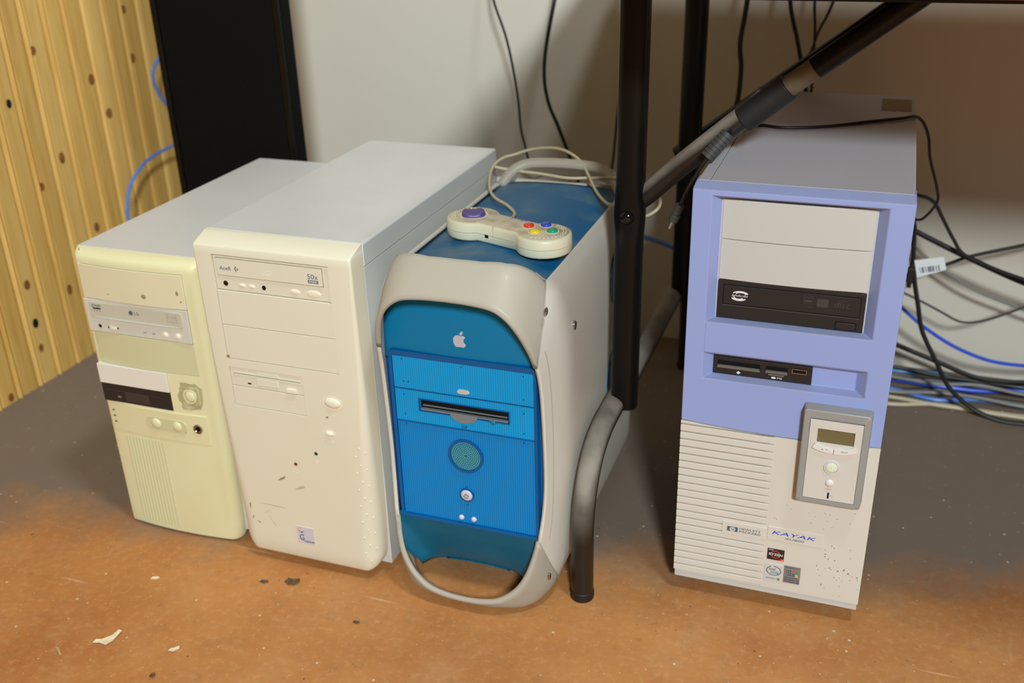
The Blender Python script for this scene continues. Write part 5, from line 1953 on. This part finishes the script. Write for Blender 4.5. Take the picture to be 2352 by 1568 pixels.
# blue loop at the wooden wall
cable('network_cable', [(-1240, 1660, 560), (-1275, 1645, 524), (-1296, 1618, 503), (-1300, 1592, 472), (-1298, 1600, 432), (-1290, 1630, 392), (-1262, 1660, 362), (-1250, 1672, 345), (-1270, 1655, 338), (-1292, 1603, 335), (-1302, 1536, 323), (-1303, 1484, 295), (-1300, 1459, 261), (-1296, 1450, 220), (-1285, 1460, 120), (-1270, 1480, 40), (-1250, 1520, 5)], 0.0030, 'cable_blue', 'blue network cable looping out beside the black cabinet at the pine wall', 'cable')
# power lead lying over the lavender computer, with bead and plug
pl = thing('power_lead', (-0.150, 1.27, 0.5172), 'thin black power lead with ribbed bead and metal plug, draped over the lavender computer', 'cable')
PO = (0.150, -1.27, -0.5172)
bm = B()
tube(bm, [(-0.2035, 1.079, 0.461), (-0.200, 1.078, 0.470), (-0.1915, 1.076, 0.491), (-0.1755, 1.076, 0.520), (-0.168, 1.078, 0.5315), (-0.155, 1.085, 0.549), (-0.150, 1.11, 0.548), (-0.151, 1.17, 0.532), (-0.155, 1.245, 0.5195), (-0.138, 1.256, 0.5192),
          (-0.112, 1.250, 0.5192), (-0.063, 1.268, 0.5192), (-0.015, 1.305, 0.5192), (0.022, 1.330, 0.5195), (0.036, 1.345, 0.5190), (0.047, 1.360, 0.5080), (0.056, 1.375, 0.486), (0.062, 1.390, 0.456), (0.076, 1.41, 0.414), (0.080, 1.42, 0.389), (0.066, 1.45, 0.355), (0.052, 1.49, 0.34), (0.045, 1.53, 0.30), (0.05, 1.60, 0.15), (0.06, 1.66, 0.01)], 0.0019, n=9, sub=6)
obj('cord', bm, M['cable_black'], pl, PO)
bm = B()
b0, b1 = Vector((-0.1735, 1.0760, 0.5245)), Vector((-0.1535, 1.0840, 0.5500))
for i in range(7):
    p = b0.lerp(b1, i / 7)
    q = b0.lerp(b1, (i + 0.8) / 7)
    cyl(bm, p, q, 0.0078, 16)
cyl(bm, b0, b1, 0.0068, 16)
obj('ribbed_bead', bm, M['cable_dgrey'], pl, PO)
bm = B()
cyl(bm, (-0.2050, 1.0795, 0.457), (-0.2005, 1.078, 0.4690), 0.0048, 14)
cyl(bm, (-0.2085, 1.0805, 0.4485), (-0.2050, 1.0795, 0.457), 0.0056, 14)
obj('plug_body', bm, M['cable_dgrey'], pl, PO, bevel=0.001)
bm = B()
cyl(bm, (-0.2120, 1.0815, 0.4395), (-0.2085, 1.0805, 0.4485), 0.0027, 14)
obj('plug_tip', bm, M['chrome'], pl, PO)
# tangle behind and to the right of the lavender computer
G2 = 'cables behind the lavender computer'
cable('black_cable', [(30, 1560, 330), (50, 1580, 348), (67, 1580, 349), (85, 1580, 341), (100, 1580, 318), (120, 1580, 286), (139, 1580, 263), (187, 1580, 244), (225, 1580, 233), (267, 1580, 221), (400, 1600, 180)], 0.0027, 'cable_black', 'black cable arching from the lavender computer and drooping to the right edge', 'cable', G2)
cable('black_cable', [(20, 1590, 300), (51, 1600, 293), (84, 1600, 279), (118, 1600, 264), (144, 1600, 253), (196, 1600, 232), (229, 1600, 220), (272, 1600, 207), (400, 1620, 160)], 0.0042, 'cable_black', 'thick black cable running down to the right across the pale wall', 'cable', G2)
cable('black_cable', [(30, 1610, 200), (93, 1620, 219), (123, 1620, 233), (152, 1620, 248), (222, 1620, 273), (259, 1620, 287), (400, 1640, 330)], 0.0027, 'cable_black', 'black cable rising to the right edge above the tag', 'cable', G2)
cable('black_cable', [(55, 1540, 330), (62, 1560, 308), (67, 1560, 260), (73, 1560, 225), (84, 1560, 183), (96, 1560, 140), (123, 1560, 91), (148, 1560, 49), (184, 1560, 19), (224, 1555, 6), (262, 1555, 5), (304, 1558, 5), (420, 1570, 5)], 0.0036, 'cable_black', 'thick black cable dropping from the tag and curving along the floor to the right', 'cable', G2)
cable('black_cable', [(20, 1630, 190), (53, 1640, 173), (88, 1640, 159), (123, 1640, 143), (148, 1640, 131), (167, 1640, 129), (195, 1640, 138), (242, 1640, 165), (279, 1640, 188), (400, 1650, 240)], 0.0019, 'cable_dgrey', 'thin dark grey cable sagging in a shallow bow above the blue cable', 'cable', G2)
cable('grey_cable', [(30, 1650, 270), (56, 1660, 252), (85, 1660, 229), (121, 1660, 205), (177, 1660, 175), (245, 1660, 153), (290, 1660, 140), (420, 1670, 100)], 0.0024, 'cable_grey', 'pale grey cable slanting down to the right below the barcode tag', 'cable', G2)
cable('network_cable', [(10, 1600, 190), (48, 1620, 161), (67, 1620, 148), (99, 1620, 123), (149, 1620, 94), (204, 1620, 76), (256, 1620, 74), (297, 1620, 78), (420, 1640, 90)], 0.0029, 'cable_blue2', 'bright blue network cable curving down past the right side of the lavender computer', 'cable', G2)
cable('black_cable', [(20, 1650, 90), (52, 1660, 74), (68, 1660, 66), (131, 1660, 45), (187, 1660, 26), (228, 1660, 22), (267, 1660, 26), (310, 1660, 33), (420, 1670, 40)], 0.0042, 'cable_black', 'thick black cable resting low along the wall above the floor bundle', 'cable', G2)
G3_ = 'cables bundled along the floor at the wall'
def floor_run(y0, y1, z, r, m, label, seed, name='floor_cable', x0=-60, x1=1110):
    rn = random.Random(seed)
    pts = []
    for i in range(19):
        u = i / 18
        pts.append((x0 + (x1 - x0) * u, y0 + (y1 - y0) * u + rn.uniform(-10, 10), max(r * 1000 + 0.3, z + rn.uniform(-2, 3))))
    cable(name, pts, r, m, label, 'cable', G3_)
floor_run(1686, 1676, 6, 0.0042, 'cable_lblue', 'light blue cable at the back of the floor bundle', 1, 'network_cable')
floor_run(1664, 1650, 6, 0.0036, 'cable_dgrey', 'dark grey cable lying beside the light blue one', 2)
floor_run(1640, 1650, 12, 0.0040, 'cable_blue2', 'royal blue cable in the middle of the floor bundle', 3, 'network_cable')
floor_run(1622, 1630, 5, 0.0034, 'cable_black', 'black cable in the middle of the floor bundle', 4)
floor_run(1606, 1610, 5, 0.0038, 'cable_blue', 'mid blue cable towards the front of the floor bundle', 5, 'network_cable')
floor_run(1655, 1606, 14, 0.0036, 'cable_black', 'black cable slanting across the top of the floor bundle', 6)
floor_run(1588, 1600, 4, 0.0034, 'cable_cream', 'cream cable second from the front of the floor bundle', 7)
floor_run(1572, 1590, 4, 0.0034, 'cable_cream', 'foremost cream cable on the floor along the wall', 8)
floor_run(1596, 1640, 13, 0.0032, 'cable_grey', 'grey cable weaving over the blue ones on the floor', 9)
floor_run(1676, 1618, 16, 0.0034, 'cable_black', 'black cable lying highest on the floor bundle', 10)
floor_run(1630, 1668, 18, 0.0030, 'cable_grey', 'pale grey cable slanting back over the floor bundle', 11)
# cables seen between the two desk posts
cable('black_cable', [(-330, 1600, 330), (-300, 1560, 350), (-275, 1540, 372), (-250, 1530, 395), (-225, 1550, 410)], 0.0030, 'cable_black', 'short black cable seen between the two desk posts', 'cable')
cable('network_cable', [(-400, 1640, 230), (-340, 1630, 222), (-290, 1622, 210), (-240, 1620, 205), (-190, 1640, 200), (-160, 1690, 100)], 0.0040, 'cable_blue', 'dim blue cable low between the two desk posts', 'cable')
# barcode tag
tg = thing('cable_tag', (0.093, 1.556, 0.247), 'white barcode tag folded round a black cable beside the lavender computer', 'tag')
bm = B()
prism(bm, [(-0.024, 0.009), (0.016, 0.019), (0.0225, -0.001), (-0.0165, -0.018)], -0.0006, 0.0006)
obj('label', bm, M['label_white'], tg)
bm = B()
rn = random.Random(3)
u0 = Vector((0.040, 0.010)).normalized()
v0 = Vector((-u0.y, u0.x))
pos = 0.007
while pos < 0.034:
    w = rn.choice((0.0006, 0.0010, 0.0016))
    q = Vector((-0.020, -0.012)) + u0 * pos
    pp = [q, q + u0 * w, q + u0 * w + v0 * 0.009, q + v0 * 0.009]
    prism(bm, [(p.x, p.y) for p in pp], -0.0009, -0.0005)
    pos += w + rn.choice((0.0006, 0.0010, 0.0022))
obj('barcode', bm, M['label_ink'], tg)
# small connector on the black cable
t = thing('cable_connector', (0.0665, 1.556, 0.232), 'small black connector on the cable under the barcode tag', 'connector')
bm = B()
box(bm, -0.005, 0.005, -0.005, 0.005, -0.012, 0.012)
obj('shell', bm, M['cable_black'], t, bevel=0.0015)
bm = B()
cyl(bm, (0, 0, -0.020), (0, 0, -0.012), 0.0036, 12)
cyl(bm, (0, 0, 0.012), (0, 0, 0.020), 0.0036, 12)
obj('strain_relief', bm, M['sleeve'], t)

# ------------------------------------------------------------------ litter on the floor
def flake(name, x, y, pts, m, label, curl=0.002, rz=0.0, group=None):
    bm = B()
    c = Vector((sum(p[0] for p in pts) / len(pts), sum(p[1] for p in pts) / len(pts)))
    mx = max((Vector(p) - c).length for p in pts)
    A = [bm.verts.new((p[0], p[1], 0.0008 + curl * ((Vector(p) - c).length / mx) ** 2 * (0.4 + 0.6 * abs(math.sin(i * 1.7))))) for i, p in enumerate(pts)]
    K = [bm.verts.new((v.co.x, v.co.y, max(v.co.z - 0.0008, 0.0))) for v in A]
    ca = bm.verts.new((c.x, c.y, 0.0009))
    ck = bm.verts.new((c.x, c.y, 0.0))
    n = len(pts)
    for i in range(n):
        j = (i + 1) % n
        bm.faces.new((A[i], A[j], ca))
        bm.faces.new((K[j], K[i], ck))
        bm.faces.new((A[i], K[i], K[j], A[j]))
    o = obj(name, bm, m, loc=(x, y, 0.0))
    o.rotation_euler = (0, 0, rz)
    return tag(o, label, 'debris', group)
flake('paint_chip', -0.7885, 0.7085, [(-0.012, -0.007), (-0.004, -0.0065), (0.004, -0.009), (0.009, -0.003), (0.011, 0.005), (0.0155, 0.0125), (0.010, 0.015), (0.005, 0.008), (-0.001, 0.004), (-0.006, -0.001), (-0.010, -0.002)], M['chip'], 'large curled cream paint chip on the orange floor at lower left', 0.005, 0.25)
flake('paint_chip', -0.701, 0.721, [(-0.006, -0.003), (0.0, -0.004), (0.006, 0.001), (0.005, 0.0045), (-0.001, 0.002), (-0.004, 0.001)], M['chip'], 'small pale paint chip lying right of the large curled one', 0.001, 0.3)
flake('wood_sliver', -0.828, 0.676, [(-0.0085, 0.003), (-0.006, 0.0045), (0.008, -0.003), (0.0065, -0.0055)], M['straw'], 'thin tan wood sliver left of the large paint chip', 0.0006, -0.1)
flake('paint_chip', -0.806, 0.823, [(-0.005, -0.002), (0.002, -0.0025), (0.006, 0.0005), (0.003, 0.003), (-0.004, 0.002)], M['chip'], 'small flat paint chip in front of the yellowed computer', 0.0006, 0.3)
flake('grit_crumb', -0.697, 0.6765, [(-0.003, -0.002), (0.002, -0.003), (0.0035, 0.001), (0.0, 0.0035), (-0.003, 0.0015)], M['grit'], 'dark crumb of grit near the bottom edge, below the small paint chip', 0.003)
flake('grit_crumb', -0.520, 0.828, [(-0.004, -0.001), (0.001, -0.002), (0.005, 0.0), (0.002, 0.002), (-0.003, 0.0015)], M['grit'], 'dark crumb of grit on the floor in front of the blue computer', 0.002)
flake('dust_clump', -0.632, 0.871, [(-0.010, -0.004), (-0.003, -0.007), (0.005, -0.005), (0.010, 0.001), (0.006, 0.006), (-0.002, 0.004), (-0.008, 0.003)], M['grit'], 'dark dust clump at the foot of the cream computer', 0.004)
flake('dust_clump', -0.667, 0.860, [(-0.006, -0.002), (0.001, -0.003), (0.006, 0.001), (0.002, 0.003), (-0.004, 0.002)], M['grit'], 'smaller dust clump left of the one at the cream computer', 0.002)

# ------------------------------------------------------------------ one object per separate piece
def split_islands(o, new_name=None):
    bm = bmesh.new()
    bm.from_mesh(o.data)
    bm.verts.ensure_lookup_table()
    seen, groups = set(), []
    for v in bm.verts:
        if v.index in seen:
            continue
        stack, g = [v], []
        seen.add(v.index)
        while stack:
            q = stack.pop()
            g.append(q.index)
            for e in q.link_edges:
                w = e.other_vert(q)
                if w.index not in seen:
                    seen.add(w.index)
                    stack.append(w)
        groups.append(set(g))
    bm.free()
    nm = new_name or o.name.split('.')[0]
    if len(groups) > 1:
        for g in groups[1:]:
            c = o.copy()
            c.data = o.data.copy()
            c.name = nm
            b2 = bmesh.new()
            b2.from_mesh(c.data)
            b2.verts.ensure_lookup_table()
            bmesh.ops.delete(b2, geom=[v for v in b2.verts if v.index not in g], context='VERTS')
            b2.to_mesh(c.data)
            b2.free()
            COL.objects.link(c)
        b2 = bmesh.new()
        b2.from_mesh(o.data)
        b2.verts.ensure_lookup_table()
        bmesh.ops.delete(b2, geom=[v for v in b2.verts if v.index not in groups[0]], context='VERTS')
        b2.to_mesh(o.data)
        b2.free()
    if new_name:
        o.name = new_name
SPLIT = {'foot_cap': None, 'feet': 'foot', 'slot_edge': None, 'indicator_light': None, 'socket': None, 'card_slot': None, 'card_lip': None, 'top_rail': None, 'slot_lip': None, 'strain_relief': None, 'door_seam': None}
for o in [x for x in COL.objects if x.type == 'MESH']:
    k_ = o.name.split('.')[0]
    if k_ in SPLIT:
        split_islands(o, SPLIT[k_])
    elif k_ in ('stain', 'scuff', 'pin_holes', 'moulded_icons', 'key_marks', 'barcode', 'red_marks', 'plug_body'):
        if k_ != 'plug_body':
            o['kind'] = 'stuff'
